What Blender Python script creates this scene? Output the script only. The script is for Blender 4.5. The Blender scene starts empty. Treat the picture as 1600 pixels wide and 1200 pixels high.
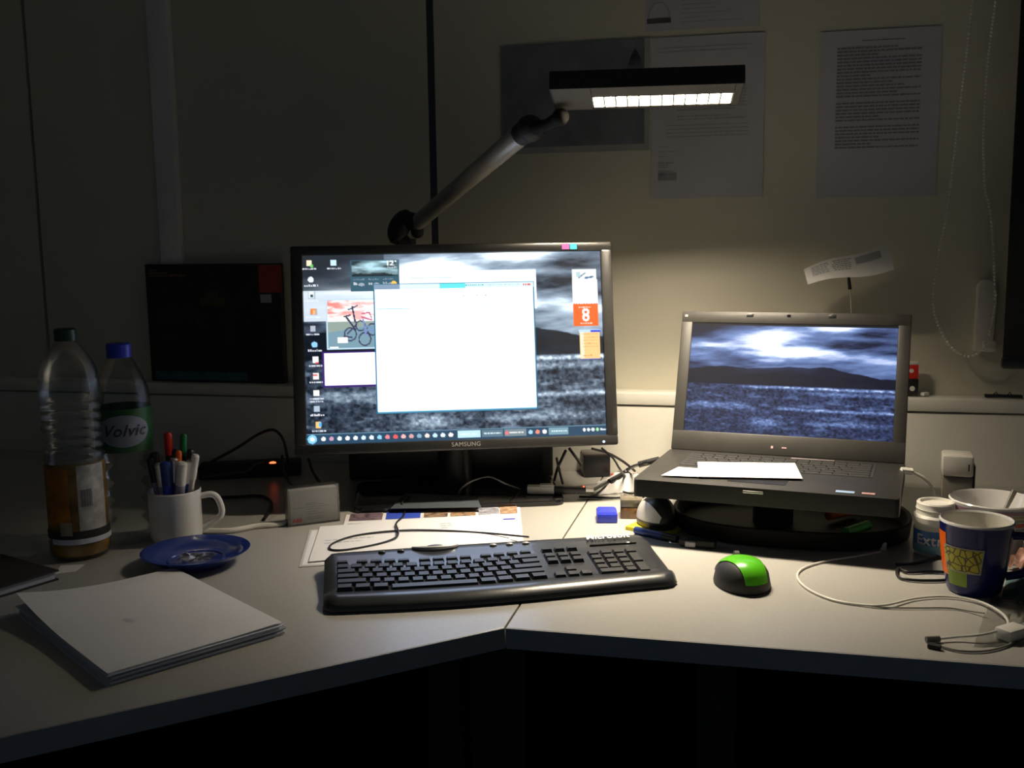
import bpy, bmesh, math, random
import numpy as np
from mathutils import Vector, Matrix
random.seed(7)
sc = bpy.context.scene
C = sc.collection

# ---------------------------------------------------------------- camera
F = 1626.5; PITCH = 0.14; ROLL = -0.014; HC = 0.469; TH = 0.2336; WD = 2.087
DZ = 0.74                                    # desk top height
CZ = DZ + HC
fw = Vector((0, math.cos(PITCH), -math.sin(PITCH))); rt0 = Vector((1, 0, 0)); up0 = rt0.cross(fw)
RT = rt0*math.cos(ROLL) + up0*math.sin(ROLL); UP = -rt0*math.sin(ROLL) + up0*math.cos(ROLL)
cd = bpy.data.cameras.new('camera'); cam = bpy.data.objects.new('camera', cd); C.objects.link(cam)
cd.sensor_width = 36; cd.lens = F*36/1600; cd.clip_start = .02
m = Matrix((RT, UP, -fw)).transposed().to_4x4(); m.translation = (0, 0, CZ); cam.matrix_world = m
sc.camera = cam
# ---------------------------------------------------------------- world, exposure
w = bpy.data.worlds.new('night'); sc.world = w; w.use_nodes = True
w.node_tree.nodes['Background'].inputs[0].default_value = (.30, .44, .60, 1)
w.node_tree.nodes['Background'].inputs[1].default_value = .055
sc.view_settings.view_transform = 'Standard'; sc.view_settings.look = 'None'
sc.view_settings.gamma = 1; sc.view_settings.exposure = 0.0; sc.view_settings.use_curve_mapping = False
LAMP_W = 15.5; LAMP_COL = (1.0, .85, .64); SCREEN = 1.15; LAPTOP = 1.0

# ---------------------------------------------------------------- geometry helpers
CAM = Vector((0, 0, CZ))
NW = Vector((math.sin(TH), math.cos(TH), 0)); UW = Vector((math.cos(TH), -math.sin(TH), 0))
def ray(px, py): return fw*F + RT*(px-800) + UP*(600-py)
def at(px, py, h=0.0):                       # point on the horizontal plane h above the desk top
    d = ray(px, py); return CAM + d*((DZ+h-CZ)/d.z)
def atw(px, py, n=0.0):                      # point on the plane n in front of the back wall
    d = ray(px, py); return CAM + d*((WD-n)/d.dot(NW))
def aty(px, py, y):
    d = ray(px, py); return CAM + d*(y/d.y)
def pw(s, n, z): return NW*(WD-n) + UW*s + Vector((0, 0, z))
def sw(p): return (p-CAM).dot(UW)
def zabove(P, py):                           # height over the point P's foot that shows at row py
    a = math.hypot(P.x, P.y); best = None
    lo, hi = -1.0, 2.5
    for _ in range(40):
        mid = (lo+hi)/2; v = Vector((P.x, P.y, mid)) - CAM
        y = 600 - F*v.dot(UP)/v.dot(fw)
        if y > py: lo = mid
        else: hi = mid
    return lo

class MB:
    def __init__(s): s.b = bmesh.new()
    def add(s, verts, faces, M=None):
        vs = [s.b.verts.new(M @ Vector(v) if M else Vector(v)) for v in verts]
        for f in faces:
            try: s.b.faces.new([vs[i] for i in f])
            except ValueError: pass
        return vs
    def box(s, c, d, rz=0, bev=0, M=None, seg=2):
        t = bmesh.new(); bmesh.ops.create_cube(t, size=1)
        for v in t.verts: v.co = Vector((v.co.x*d[0], v.co.y*d[1], v.co.z*d[2]))
        if bev: bmesh.ops.bevel(t, geom=list(t.edges), offset=bev, segments=seg, affect='EDGES', profile=.5)
        X = Matrix.Translation(c) @ Matrix.Rotation(rz, 4, 'Z')
        if M: X = M @ X
        s.merge(t, X); return s
    def merge(s, t, X=None):
        t.verts.ensure_lookup_table(); idx = {v: i for i, v in enumerate(t.verts)}
        s.add([v.co.copy() for v in t.verts], [[idx[v] for v in f.verts] for f in t.faces], X); t.free()
    def prism(s, poly, z0, z1, M=None, bev=0):
        n = len(poly)
        area = sum(poly[i][0]*poly[(i+1) % n][1]-poly[(i+1) % n][0]*poly[i][1] for i in range(n))
        if area < 0: poly = poly[::-1]
        t = bmesh.new()
        a = [t.verts.new((p[0], p[1], z0)) for p in poly]; b = [t.verts.new((p[0], p[1], z1)) for p in poly]
        t.faces.new(a[::-1]); top = t.faces.new(b)
        for i in range(n): t.faces.new((a[i], a[(i+1) % n], b[(i+1) % n], b[i]))
        if bev: bmesh.ops.bevel(t, geom=list(top.edges), offset=bev, segments=2, affect='EDGES', profile=.5)
        s.merge(t, M); return s
    def lathe(s, prof, seg=40, M=None, close=False, cap=True):
        vs = []; fs = []; n = len(prof)
        for r, z in prof:
            for k in range(seg):
                a = 2*math.pi*k/seg; vs.append((r*math.cos(a), r*math.sin(a), z))
        for i in range(n-1 if not close else n):
            j = (i+1) % n
            for k in range(seg):
                k2 = (k+1) % seg; fs.append((i*seg+k, i*seg+k2, j*seg+k2, j*seg+k))
        if not close and cap:
            if prof[0][0] > 1e-6: fs.append(tuple(range(seg))[::-1])
            if prof[-1][0] > 1e-6: fs.append(tuple((n-1)*seg+k for k in range(seg)))
        s.add(vs, fs, M); return s
    def tube(s, pts, r, seg=10, caps=True):
        pts = [Vector(p) for p in pts]; n = len(pts); rs = r if isinstance(r, (list, tuple)) else [r]*n
        vs = []; fs = []; nrm = None
        for i, p in enumerate(pts):
            t = (pts[min(i+1, n-1)]-pts[max(i-1, 0)]).normalized()
            if nrm is None: nrm = t.orthogonal().normalized()
            else:
                nrm = (nrm - t*nrm.dot(t))
                nrm = nrm.normalized() if nrm.length > 1e-6 else t.orthogonal().normalized()
            bn = t.cross(nrm)
            for k in range(seg):
                a = 2*math.pi*k/seg; vs.append(p+(nrm*math.cos(a)+bn*math.sin(a))*rs[i])
        for i in range(n-1):
            for k in range(seg):
                k2 = (k+1) % seg; fs.append((i*seg+k, i*seg+k2, (i+1)*seg+k2, (i+1)*seg+k))
        if caps: fs.append(tuple(range(seg))[::-1]); fs.append(tuple((n-1)*seg+k for k in range(seg)))
        s.add(vs, fs); return s
    def ball(s, c, r, u=14, v=10, sc_=(1, 1, 1)):
        t = bmesh.new(); bmesh.ops.create_uvsphere(t, u_segments=u, v_segments=v, radius=r)
        s.merge(t, Matrix.Translation(c) @ Matrix.Diagonal((*sc_, 1))); return s
    def quad(s, x0, y0, x1, y1, z=0): s.add([(x0, y0, z), (x1, y0, z), (x1, y1, z), (x0, y1, z)], [(0, 1, 2, 3)]); return s
    def build(s, name, mat, parent=None, smooth=35, loc=None):
        bmesh.ops.recalc_face_normals(s.b, faces=s.b.faces)
        me = bpy.data.meshes.new(name); s.b.to_mesh(me); s.b.free(); me.materials.append(mat)
        if smooth:
            me.polygons.foreach_set('use_smooth', [True]*len(me.polygons)); me.set_sharp_from_angle(angle=math.radians(smooth))
        o = bpy.data.objects.new(name, me); C.objects.link(o)
        if parent: o.parent = parent
        if loc is not None: o.location = loc
        return o
def thing(name, label, cat, loc=(0, 0, 0), rz=0, group=None, M=None):
    o = bpy.data.objects.new(name, None); C.objects.link(o); o.empty_display_size = .02
    if M is not None: o.matrix_world = M
    else: o.location = loc; o.rotation_euler = (0, 0, rz)
    return tag(o, label, cat, group)
def tag(o, label, cat, group=None, kind=None):
    o['label'] = label; o['category'] = cat
    if group: o['group'] = group
    if kind: o['kind'] = kind
    return o
def struct(o): o['kind'] = 'structure'; return o
def spline(P, n=8):
    P = [Vector(p) for p in P]; Q = [P[0]*2-P[1]]+P+[P[-1]*2-P[-2]]; out = []
    for i in range(1, len(Q)-2):
        a, b, c, d = Q[i-1:i+3]
        for k in range(n):
            t = k/n; out.append(.5*((2*b)+(c-a)*t+(2*a-5*b+4*c-d)*t*t+(3*b-a-3*c+d)*t**3))
    out.append(P[-1]); return out
def dup(root, **kw):
    r = root.copy(); C.objects.link(r)
    for ch in list(root.children):
        c = ch.copy(); C.objects.link(c); c.parent = r
        for g in list(ch.children):
            d = g.copy(); C.objects.link(d); d.parent = c
    return r
def frameM(loc, X, Z):                       # local x, z axes; y = z cross x
    X = X.normalized(); Z = Z.normalized(); Y = Z.cross(X)
    M = Matrix((X, Y, Z)).transposed().to_4x4(); M.translation = loc; return M
def font_mesh(txt, size, extrude=.0002, shear=0, bold=0):
    cu = bpy.data.curves.new('t', 'FONT'); cu.body = txt; cu.size = size; cu.extrude = extrude; cu.shear = shear; cu.offset = bold
    cu.align_x = 'CENTER'; cu.align_y = 'CENTER'; cu.resolution_u = 3; cu.space_character = 1.08
    o = bpy.data.objects.new('t', cu); C.objects.link(o)
    me = bpy.data.meshes.new_from_object(o.evaluated_get(bpy.context.evaluated_depsgraph_get()))
    bpy.data.objects.remove(o); bpy.data.curves.remove(cu); return me
def letters(txt, size, mat, parent, M=None, bend=None, **kw):
    me = font_mesh(txt, size, **kw); me.materials.clear(); me.materials.append(mat); me.name = 'lettering'
    for v in me.vertices:
        co = v.co.copy()
        if bend: co = bend(co)
        if M: co = M @ co
        v.co = co
    o = bpy.data.objects.new('lettering', me); C.objects.link(o); o.parent = parent; return o

# ---------------------------------------------------------------- materials
def mat(name, col, rough=.5, metal=0, var=.06, scale=30, bump=0, coat=0, emis=None, es=0, spec=.5):
    M = bpy.data.materials.new(name); M.use_nodes = True; nt = M.node_tree; b = nt.nodes['Principled BSDF']
    b.inputs['Roughness'].default_value = rough; b.inputs['Metallic'].default_value = metal
    b.inputs['Coat Weight'].default_value = coat; b.inputs['Specular IOR Level'].default_value = spec
    tc = nt.nodes.new('ShaderNodeTexCoord'); nz = nt.nodes.new('ShaderNodeTexNoise'); nz.inputs['Scale'].default_value = scale
    nz.inputs['Detail'].default_value = 3
    nt.links.new(tc.outputs['Object'], nz.inputs['Vector'])
    r = nt.nodes.new('ShaderNodeValToRGB'); e = r.color_ramp.elements
    e[0].position = .3; e[1].position = .7
    e[0].color = (*[c*(1-var) for c in col], 1); e[1].color = (*[min(1, c*(1+var)) for c in col], 1)
    nt.links.new(nz.outputs['Fac'], r.inputs['Fac']); nt.links.new(r.outputs['Color'], b.inputs['Base Color'])
    if bump:
        bp = nt.nodes.new('ShaderNodeBump'); bp.inputs['Strength'].default_value = bump; bp.inputs['Distance'].default_value = .002
        nt.links.new(nz.outputs['Fac'], bp.inputs['Height']); nt.links.new(bp.outputs['Normal'], b.inputs['Normal'])
    if emis: b.inputs['Emission Color'].default_value = (*emis, 1); b.inputs['Emission Strength'].default_value = es
    return M
def clear(name, col, gloss=.06, rough=.05):   # thin clear plastic
    M = bpy.data.materials.new(name); M.use_nodes = True; nt = M.node_tree; nt.nodes.clear()
    o = nt.nodes.new('ShaderNodeOutputMaterial'); mx = nt.nodes.new('ShaderNodeMixShader'); tr = nt.nodes.new('ShaderNodeBsdfTransparent')
    gl = nt.nodes.new('ShaderNodeBsdfGlossy'); lw = nt.nodes.new('ShaderNodeLayerWeight'); ma = nt.nodes.new('ShaderNodeMath')
    nz = nt.nodes.new('ShaderNodeTexNoise'); nz.inputs['Scale'].default_value = 60; bp = nt.nodes.new('ShaderNodeBump')
    bp.inputs['Strength'].default_value = .25; bp.inputs['Distance'].default_value = .003
    nt.links.new(nz.outputs['Fac'], bp.inputs['Height']); nt.links.new(bp.outputs['Normal'], gl.inputs['Normal'])
    tr.inputs[0].default_value = (*col, 1); gl.inputs['Roughness'].default_value = rough; lw.inputs[0].default_value = .35
    ma.operation = 'MULTIPLY_ADD'; ma.inputs[1].default_value = .7; ma.inputs[2].default_value = gloss; ma.use_clamp = True
    nt.links.new(lw.outputs['Fresnel'], ma.inputs[0]); nt.links.new(ma.outputs[0], mx.inputs[0])
    nt.links.new(tr.outputs[0], mx.inputs[1]); nt.links.new(gl.outputs[0], mx.inputs[2]); nt.links.new(mx.outputs[0], o.inputs[0]); return M
def emit_attr(name, strength):
    M = bpy.data.materials.new(name); M.use_nodes = True; nt = M.node_tree; b = nt.nodes['Principled BSDF']
    a = nt.nodes.new('ShaderNodeAttribute'); a.attribute_name = 'Col'; b.inputs['Base Color'].default_value = (.01, .01, .01, 1)
    b.inputs['Roughness'].default_value = .5; b.inputs['Specular IOR Level'].default_value = .08
    nt.links.new(a.outputs['Color'], b.inputs['Emission Color']); b.inputs['Emission Strength'].default_value = strength; return M
WALL = mat('wall_paint', (.72, .69, .57), .75, var=.03, scale=3, bump=.05)
DARKW = mat('dark_joint', (.05, .07, .085), .6)
TRIMM = mat('trim_grey', (.90, .90, .90), .5, var=.03)
TRUNK = mat('trunking_plastic', (.86, .84, .76), .38, var=.02)
DESK = mat('desk_laminate', (.43, .42, .39), .30, var=.05, scale=220, bump=.03)
EDGE = mat('desk_edge_band', (.50, .52, .54), .45, var=.04)
FLOORM = mat('carpet_dark', (.012, .013, .015), .95, var=.3, scale=120, bump=.4)
CEIL = mat('ceiling_white', (.6, .6, .58), .8)
PAPER = mat('paper', (.84, .83, .82), .7, var=.02, scale=12)
PAPERB = mat('paper_bluish', (.66, .70, .82), .7, var=.02, scale=12)
INK = mat('ink', (.10, .10, .11), .6)
INKL = mat('ink_grey', (.42, .42, .44), .6)
BLK = mat('black_plastic', (.016, .016, .018), .35, var=.2)
BLKM = mat('black_matt_plastic', (.022, .022, .024), .6, var=.2, scale=400, bump=.05)
BLKG = mat('black_gloss_plastic', (.008, .008, .01), .15, coat=.3)
BEZEL = mat('bezel_black', (.030, .029, .028), .30, var=.1, coat=.2)
LAPM = mat('laptop_magnesium', (.040, .038, .034), .48, var=.1)
KEYM = mat('key_plastic', (.028, .030, .033), .38, var=.1)
KEYB = mat('keyboard_body', (.035, .038, .042), .28, var=.1, coat=.3)
CERW = mat('white_ceramic', (.80, .78, .76), .15, coat=.5, var=.02)
CERB = mat('blue_ceramic', (.018, .040, .22), .18, coat=.4, var=.08)
NAVY = mat('navy_glaze', (.012, .018, .13), .22, coat=.25, var=.1, spec=.3)
ORG = mat('orange_glaze', (.95, .16, .015), .25, var=.05)
LIME = mat('lime_glaze', (.22, .34, .02), .25, var=.1)
GREEN = mat('green_shell', (.12, .62, .015), .28, coat=.3, var=.04)
REDP = mat('red_plastic', (.75, .03, .02), .4)
GRNP = mat('green_plastic', (.01, .22, .06), .4)
BLUEP = mat('blue_plastic', (.03, .05, .60), .35)
BLUED = mat('dark_blue_plastic', (.02, .05, .25), .35)
WHP = mat('white_plastic', (.80, .78, .72), .38, var=.03)
LILAC = mat('lilac_grey_plastic', (.30, .29, .38), .4)
SILV = mat('brushed_silver', (.62, .60, .56), .33, metal=.85, var=.08, scale=80)
ALU = mat('aluminium', (.75, .74, .70), .3, metal=1, var=.03)
LOUV = mat('louvre_white_metal', (.80, .78, .72), .35, metal=.2, var=.01)
YEL = mat('yellow_note', (.85, .72, .03), .6)
BROWN = mat('brown_amber_plastic', (.20, .105, .04), .3, var=.3, scale=120, coat=.3)
BLINDM = mat('black_blind_fabric', (.010, .011, .013), .9, var=.2, scale=200, bump=.2)
SHADEM = mat('underdesk_shade_black', (.008, .008, .009), .9, spec=.1)
CLR = clear('clear_plastic', (.93, .95, .95), .03, .06)
CLR2 = clear('clear_acrylic', (.88, .88, .87), .08, .2)
WRAP = clear('clear_wrap', (.84, .85, .84), .06, .3)
LED = mat('red_led', (.8, .05, .02), .4, emis=(1, .09, .03), es=5)

# ---------------------------------------------------------------- room shell
def slab(name, mat_, c, d, rz=0): return struct(MB().box((0, 0, 0), d).build(name, mat_, smooth=0, loc=c)) if not rz else struct(_rot(MB().box((0, 0, 0), d).build(name, mat_, smooth=0, loc=c), rz))
def _rot(o, rz): o.rotation_euler = (0, 0, rz); return o
def wslab(name, mat_, s0, s1, n0, n1, z0, z1, parent=None, bev=0):
    o = MB().box((0, 0, 0), (s1-s0, abs(n1-n0), z1-z0), bev=bev).build(name, mat_, smooth=0 if not bev else 30)
    o.location = pw((s0+s1)/2, (n0+n1)/2, (z0+z1)/2); o.rotation_euler = (0, 0, -TH); return o
struct(wslab('floor', FLOORM, -2.0, 2.2, -.06, 3.4, -.06, 0))
struct(wslab('ceiling', CEIL, -2.0, 2.2, -.06, 3.4, 2.6, 2.66))
struct(wslab('wall_left', WALL, -2.06, -2.0, -.06, 3.4, 0, 2.6))
struct(wslab('wall_right', WALL, 2.2, 2.26, -.06, 3.4, 0, 2.6))
# back wall in panels with recessed joints
s_join = sw(atw(675, 190)); s_l = sw(atw(54, 260))
struct(wslab('wall_back', WALL, s_join+.008, 2.2, 0, -.06, 0, 2.6))
struct(wslab('wall_back_panel', WALL, s_l+.004, s_join-.008, 0, -.06, 0, 2.6))
struct(wslab('wall_back_end_panel', WALL, -2.0, s_l-.004, 0, -.06, 0, 2.6))
struct(wslab('trim_1', DARKW, s_join-.008, s_join+.008, -.004, -.05, 0, 2.6))
struct(wslab('trim_2', DARKW, s_l-.004, s_l+.004, -.01, -.05, 0, 2.6))
a, b = sw(atw(247, 200)), sw(atw(278, 200))
struct(wslab('trim_3', TRIMM, a, b, .0, .022, DZ+.2, 2.6, bev=.002))
a2 = sw(atw(168, 260))
struct(wslab('trim_4', WALL, a2, a, .0, .006, DZ+.2, 2.6))
# cable duct along the wall
zt = atw(1010, 613, .06).z; zc = atw(1010, 635, .06).z
t = thing('cable_duct', 'cream plastic cable duct running along the wall behind the screens', 'cable duct', pw(0, 0, zt), -TH)
MB().box((.1, -.030, -(zt-zc)/2-.0), (4.1, .058, (zt-zc)-.004), bev=.003).build('top_cover', TRUNK, t)
MB().box((.1, -.028, -(zt-zc)-(zc-DZ+.05)/2), (4.1, .054, zc-DZ+.048), bev=.002).build('lower_cover', TRUNK, t)
# ---------------------------------------------------------------- desks
A = at(781, 980); S1 = A + (at(912, 800)-A)*1
nw = (A-CAM).dot(NW); s0 = sw((A+S1)/2)
def W2(s, n): p = pw(s, n, 0); return (p.x, p.y)
n_e = WD-nw
left_dir = (at(300, 1085)-A); left_dir.z = 0; left_dir.normalize()
LP = A + left_dir*1.05
sl, nl = sw(LP), WD-(LP-CAM).dot(NW)
g = .0012
rd = thing('desk', 'light laminate desk top on the right, under the laptop and green mouse', 'desk', (0, 0, DZ))
polyR = [W2(s0+g, .058), W2(2.0, .058), W2(2.0, n_e), W2(s0+g, n_e)]
MB().prism(polyR, -.026, -.0, bev=.0008).build('tabletop', DESK, rd, smooth=0)
e = MB(); e.prism([W2(s0+g, n_e), W2(2.0, n_e), W2(2.0, n_e+.0015), W2(s0+g, n_e+.0015)], -.026, -.0004); e.build('edge_band', EDGE, rd, smooth=0)
for s in (s0+.25, 1.9):
    for n in (.15, n_e-.12): MB().box((*W2(s, n), -.383), (.05, .05, .714), rz=-TH, bev=.003).build('leg', BLKM, rd)
ld = thing('desk', 'light laminate corner desk top on the left, under the monitor and mugs of pens', 'desk', (0, 0, DZ))
polyL = [W2(s0-g, .058), W2(s0-g, n_e), (LP.x, LP.y), W2(sl, nl+.3), W2(-1.95, nl+.3), W2(-1.95, .058)]
MB().prism(polyL, -.026, 0, bev=.0008).build('tabletop', DESK, ld, smooth=0)
ld['label'] = 'light laminate corner desk top on the left, under the monitor and paper stack'
off = Vector((left_dir.y, -left_dir.x, 0))
if off.dot(Vector((0, -1, 0))) < 0: off = -off
q0 = Vector((*W2(s0-g, n_e), 0))
MB().prism([(q0.x, q0.y), (LP.x, LP.y), (LP.x+off.x*.0015, LP.y+off.y*.0015), (q0.x+off.x*.0015, q0.y+off.y*.0015)], -.026, -.0004).build('edge_band', EDGE, ld, smooth=0)
for s, n in ((s0-.12, .15), (s0-.12, n_e-.15), (-1.8, .15), (-1.2, 1.0)):
    MB().box((*W2(s, n), -.383), (.05, .05, .714), rz=-TH, bev=.003).build('leg', BLKM, ld)

MB().prism([W2(s0+.005, n_e-.20), W2(1.95, n_e-.20), W2(1.95, n_e-.215), W2(s0+.005, n_e-.215)], -.74, -.027).build('underdesk_shade_panel', SHADEM, rd, smooth=0)  # added black panel standing in for the deep shade under the right desk
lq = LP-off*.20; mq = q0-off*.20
MB().prism([(mq.x, mq.y), (lq.x, lq.y), (lq.x-off.x*.015, lq.y-off.y*.015), (mq.x-off.x*.015, mq.y-off.y*.015)], -.74, -.027).build('underdesk_shade_panel', SHADEM, ld, smooth=0)  # same added panel, blacking out the space under the left desk as shade
# ---------------------------------------------------------------- screen pictures (drawn in code, stored per vertex)
def vnoise(x, y, seed):
    r = np.random.RandomState(seed); T = r.rand(256, 256)
    xi = np.floor(x).astype(int); yi = np.floor(y).astype(int); fx = x-xi; fy = y-yi
    fx = fx*fx*(3-2*fx); fy = fy*fy*(3-2*fy)
    g_ = lambda a, b: T[a % 256, b % 256]
    return (g_(xi, yi)*(1-fx)+g_(xi+1, yi)*fx)*(1-fy)+(g_(xi, yi+1)*(1-fx)+g_(xi+1, yi+1)*fx)*fy
def fbm(x, y, seed, o=4):
    s = 0; a = .5; t_ = 0
    for i in range(o): s = s+a*vnoise(x*2**i, y*2**i, seed+i); t_ += a; a *= .55
    return s/t_
def sm(a, b, x): t_ = np.clip((x-a)/(b-a), 0, 1); return t_*t_*(3-2*t_)
def landscape(u, v):                          # u right 0..1, v down 0..1 -> luminance
    wv = v+.03*(fbm(u*4, v*4, 3)-.5)
    cl = fbm(u*4.2+wv*2.5, wv*12, 11, 6)
    blob = np.exp(-(((u-.40)/.17)**2+((v-.17)/.13)**2))*1.0+np.exp(-(((u-.72)/.12)**2+((v-.03)/.07)**2))*.7 \
        + np.exp(-(((u-.62)/.33)**2+((v-.27)/.05)**2))*.55+np.exp(-(((u-.08)/.16)**2+((v-.21)/.05)**2))*.6
    sky = .22+1.25*(cl-.42)+.95*blob*(.55+.9*cl)
    sky = sky*(1-.75*np.exp(-(((u-.02)/.34)**2+((v-.02)/.10)**2)))
    sky = np.clip(sky, .07, 1.1)
    k = np.array([0, .1, .18, .3, .42, .5, .6, .65, .7, .76, .85, .93, 1.0]); h = np.array([.43, .405, .395, .41, .40, .385, .395, .38, .385, .415, .44, .47, .47])
    ridge = np.interp(u, k, h)+.01*(fbm(u*30, u*0, 5)-.5)
    hill = .03+.04*fbm(u*14, v*40, 21)+.10*sm(.06, 0, np.abs(v-ridge-.005))*sm(.5, .3, np.abs(u-.45)*2)*.6
    gr = fbm(u*15, v*30, 31, 6); fine = fbm(u*95, v*70, 41, 2)
    ground = .12+.26*(fine-.42)+.20*sm(.54, .78, gr)
    def band(u0, u1, v0, wd, a): return a*sm(u0-.05, u0+.05, u)*sm(u1+.05, u1-.05, u)*np.exp(-((v-v0-.012*(fbm(u*8, u*0, 51)-.5))/wd)**2)*(.5+fine)
    ground = ground+band(.28, 1.1, .575, .012, .50)+band(.6, 1.1, .615, .014, .25)+band(.0, .32, .755, .028, .30)+band(.45, 1.1, .765, .013, .40)
    ground = ground+.5*np.exp(-(((u-.40)/.07)**2+((v-.89)/.035)**2))*(.4+fine)+band(.6, .95, .88, .02, .28)
    ground = ground*(1-.8*np.exp(-(((u-.82)/.022)**2+((v-.655)/.012)**2)))
    mh = sm(.565, .555, v)
    low = hill*mh+ground*(1-mh); ms = sm(ridge+.004, ridge-.004, v)
    return np.clip(sky*ms+low*(1-ms), .01, 1.15)
def screen_mesh(name, wd, ht, nx, ny, colfn, mat_, parent, M=None):
    xs = np.linspace(-wd/2, wd/2, nx+1); zs = np.linspace(ht/2, -ht/2, ny+1)
    X, Z = np.meshgrid(xs, zs); co = np.stack([X.ravel(), np.zeros(X.size), Z.ravel()], 1)
    i = np.arange(ny)[:, None]*(nx+1)+np.arange(nx)[None, :]
    f = np.stack([i, i+nx+1, i+nx+2, i+1], -1).reshape(-1, 4)
    me = bpy.data.meshes.new(name); me.vertices.add(len(co)); me.vertices.foreach_set('co', co.ravel())
    me.loops.add(f.size); me.loops.foreach_set('vertex_index', f.ravel()); me.polygons.add(len(f))
    me.polygons.foreach_set('loop_start', np.arange(len(f))*4); me.update(calc_edges=True)
    u, v = np.meshgrid(np.linspace(0, 1, nx+1), np.linspace(0, 1, ny+1))
    rgb = colfn(u, v, wd/ht); a_ = me.color_attributes.new('Col', 'FLOAT_COLOR', 'POINT')
    a_.data.foreach_set('color', np.concatenate([rgb.reshape(-1, 3), np.ones((u.size, 1))], 1).ravel())
    me.materials.append(mat_); o = bpy.data.objects.new(name, me); C.objects.link(o); o.parent = parent
    if M: o.matrix_local = M
    return o
def laptop_pic(u, v, asp):
    L = landscape(u, v)
    D = L**1.55
    rgb = np.stack([D*.42, D*.66, D**.85*1.2], -1)
    rgb = rgb+np.clip(L-.62, 0, 1)[..., None]*np.array([1.4, 1.1, .6])
    rgb[(v < .02)] = (.01, .01, .015)
    return rgb
def monitor_pic(u, v, asp):
    L = landscape(u*.99, .02+v*.97)
    L = L**1.55*(.6+.4*sm(0, .3, u)+.25*sm(.3, .0, np.abs(v-.5)))*1.15
    rgb = np.stack([L**1.06*.80, L*.98, L**.90*1.14], -1)+np.clip(L-.55, 0, 1)[..., None]
    U = u*465; V = v*296                                # picture units close to the photograph's
    def rect(x0, y0, x1, y1, c, a=1.0):
        mk_ = (U >= x0) & (U <= x1) & (V >= y0) & (V <= y1)
        rgb[mk_] = rgb[mk_]*(1-a)+np.array(c)*a
    def disc(x, y, r, c, ry=None):
        mk_ = ((U-x)/r)**2+((V-y)/(ry or r))**2 < 1; rgb[mk_] = c
    def seg(x0, y0, x1, y1, wd, c):
        dx, dy = x1-x0, y1-y0; t_ = np.clip(((U-x0)*dx+(V-y0)*dy)/(dx*dx+dy*dy+1e-9), 0, 1)
        rgb[np.hypot(U-x0-t_*dx, V-y0-t_*dy) < wd] = c
    rr = random.Random(3)
    def scribble(x0, x1, y, h, c, a=.9):
        x = x0
        while x < x1:
            w_ = rr.uniform(1.2, 3); rect(x, y+rr.uniform(-.4, .4), min(x+w_, x1), y+h, c, a); x += w_+rr.uniform(.5, 1.2)
    # left bank: bright cloud strip behind the icons
    rect(0, 0, 125, 58, (.03, .036, .045), .75)
    mk_ = (U < 125) & (V > 56) & (V < 104); rgb[mk_] = (rgb[mk_]*.3+np.array((.75, .85, .95))*.8)
    # weather gadget
    rect(73, 8, 148, 58, (.05, .12, .17)); mkw = (U > 75) & (U < 146) & (V > 10) & (V < 34)
    wl = landscape(np.clip((U-75)/71, 0, 1), np.clip((V-10)/48, 0, 1)); rgb[mkw] = np.stack([wl*.45, wl*.7, wl*.8], -1)[mkw]
    for s_ in ((130, 10, 130, 17), (134, 10.5, 138, 10.5), (138, 10.5, 138, 13.5), (138, 13.5, 134, 16.8), (134, 16.8, 139, 16.8), (142, 10.5, 143, 10.5)): seg(*s_, .8, (.95, 1, 1))
    scribble(130, 144, 19, 3, (.5, .6, .7))
    for x in (77, 100, 122): scribble(x, x+16, 38, 2, (.25, .3, .38)); scribble(x, x+6, 44, 4, (.6, .65, .7)); disc(x+12, 47, 5, (.35, .42, .5), 2.4)
    disc(139, 46, 4, (1, .62, .1))
    # rear windows
    rect(163, 28, 362, 90, (1.2, 1.5, 2.0)); rect(166, 38, 230, 38.6, (.4, .5, .6))
    # bike photo
    rect(34, 69, 112, 148, (.55, .75, .9)); rect(36, 71, 110, 102, (1.0, .50, .46)); 
    mk_ = (U > 36) & (U < 110) & (V > 71) & (V < 104-(U-36)*.02); rgb[mk_] = np.stack([np.ones_like(U), .22+.7*sm(.3, .7, fbm(U*.06, V*.22, 61))+.006*(U-36), .20+.7*sm(.3, .7, fbm(U*.06, V*.22, 61))+.006*(U-36)], -1)[mk_]
    rect(36, 103, 110, 105, (.95, .93, .95)); rect(36, 105, 110, 122, (.30, .38, .34))
    mk_ = (U > 36) & (U < 110) & (V > 122-(U-36)*.16) & (V < 146); rgb[mk_] = (.20, .34, .42)
    dk = (.05, .05, .11)
    for (x, y, r) in ((70, 125, 9), (92, 133, 9), (86, 112, 7), (104, 118, 8)):
        ring = np.abs(np.hypot(U-x, (V-y)*.9)-r) < 1.0; ring &= (U < 111); rgb[ring] = dk
    for s_ in ((74, 82, 78, 106, 1.4), (64, 97, 78, 118, 1.4), (66, 124, 80, 110, 1.2), (74, 84, 68, 86, 1), (74, 84, 82, 80, 1), (62, 97, 70, 95, 1.3), (60, 128, 72, 130, 1.3)): seg(*s_, dk)
    for s_ in ((90, 102, 94, 128, 1.3), (92, 118, 110, 122, 1.3), (95, 112, 106, 118, 1.2)): seg(*s_, (.2, .28, .55))
    seg(88, 93, 100, 91, 1, (.6, .12, .25)); seg(100, 91, 103, 100, 1, (.6, .12, .25)); seg(88, 98, 103, 103, 1.2, (.6, .12, .25))
    rect(50, 130, 66, 139, (1, 1, 1)); rect(38, 144, 52, 146, (1, 1, 1))
    # white note window, purple edge
    rect(26, 152, 113, 208, (.05, .02, .16)); rect(29, 154, 113, 205, (1.25, 1.25, 1.7))
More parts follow.
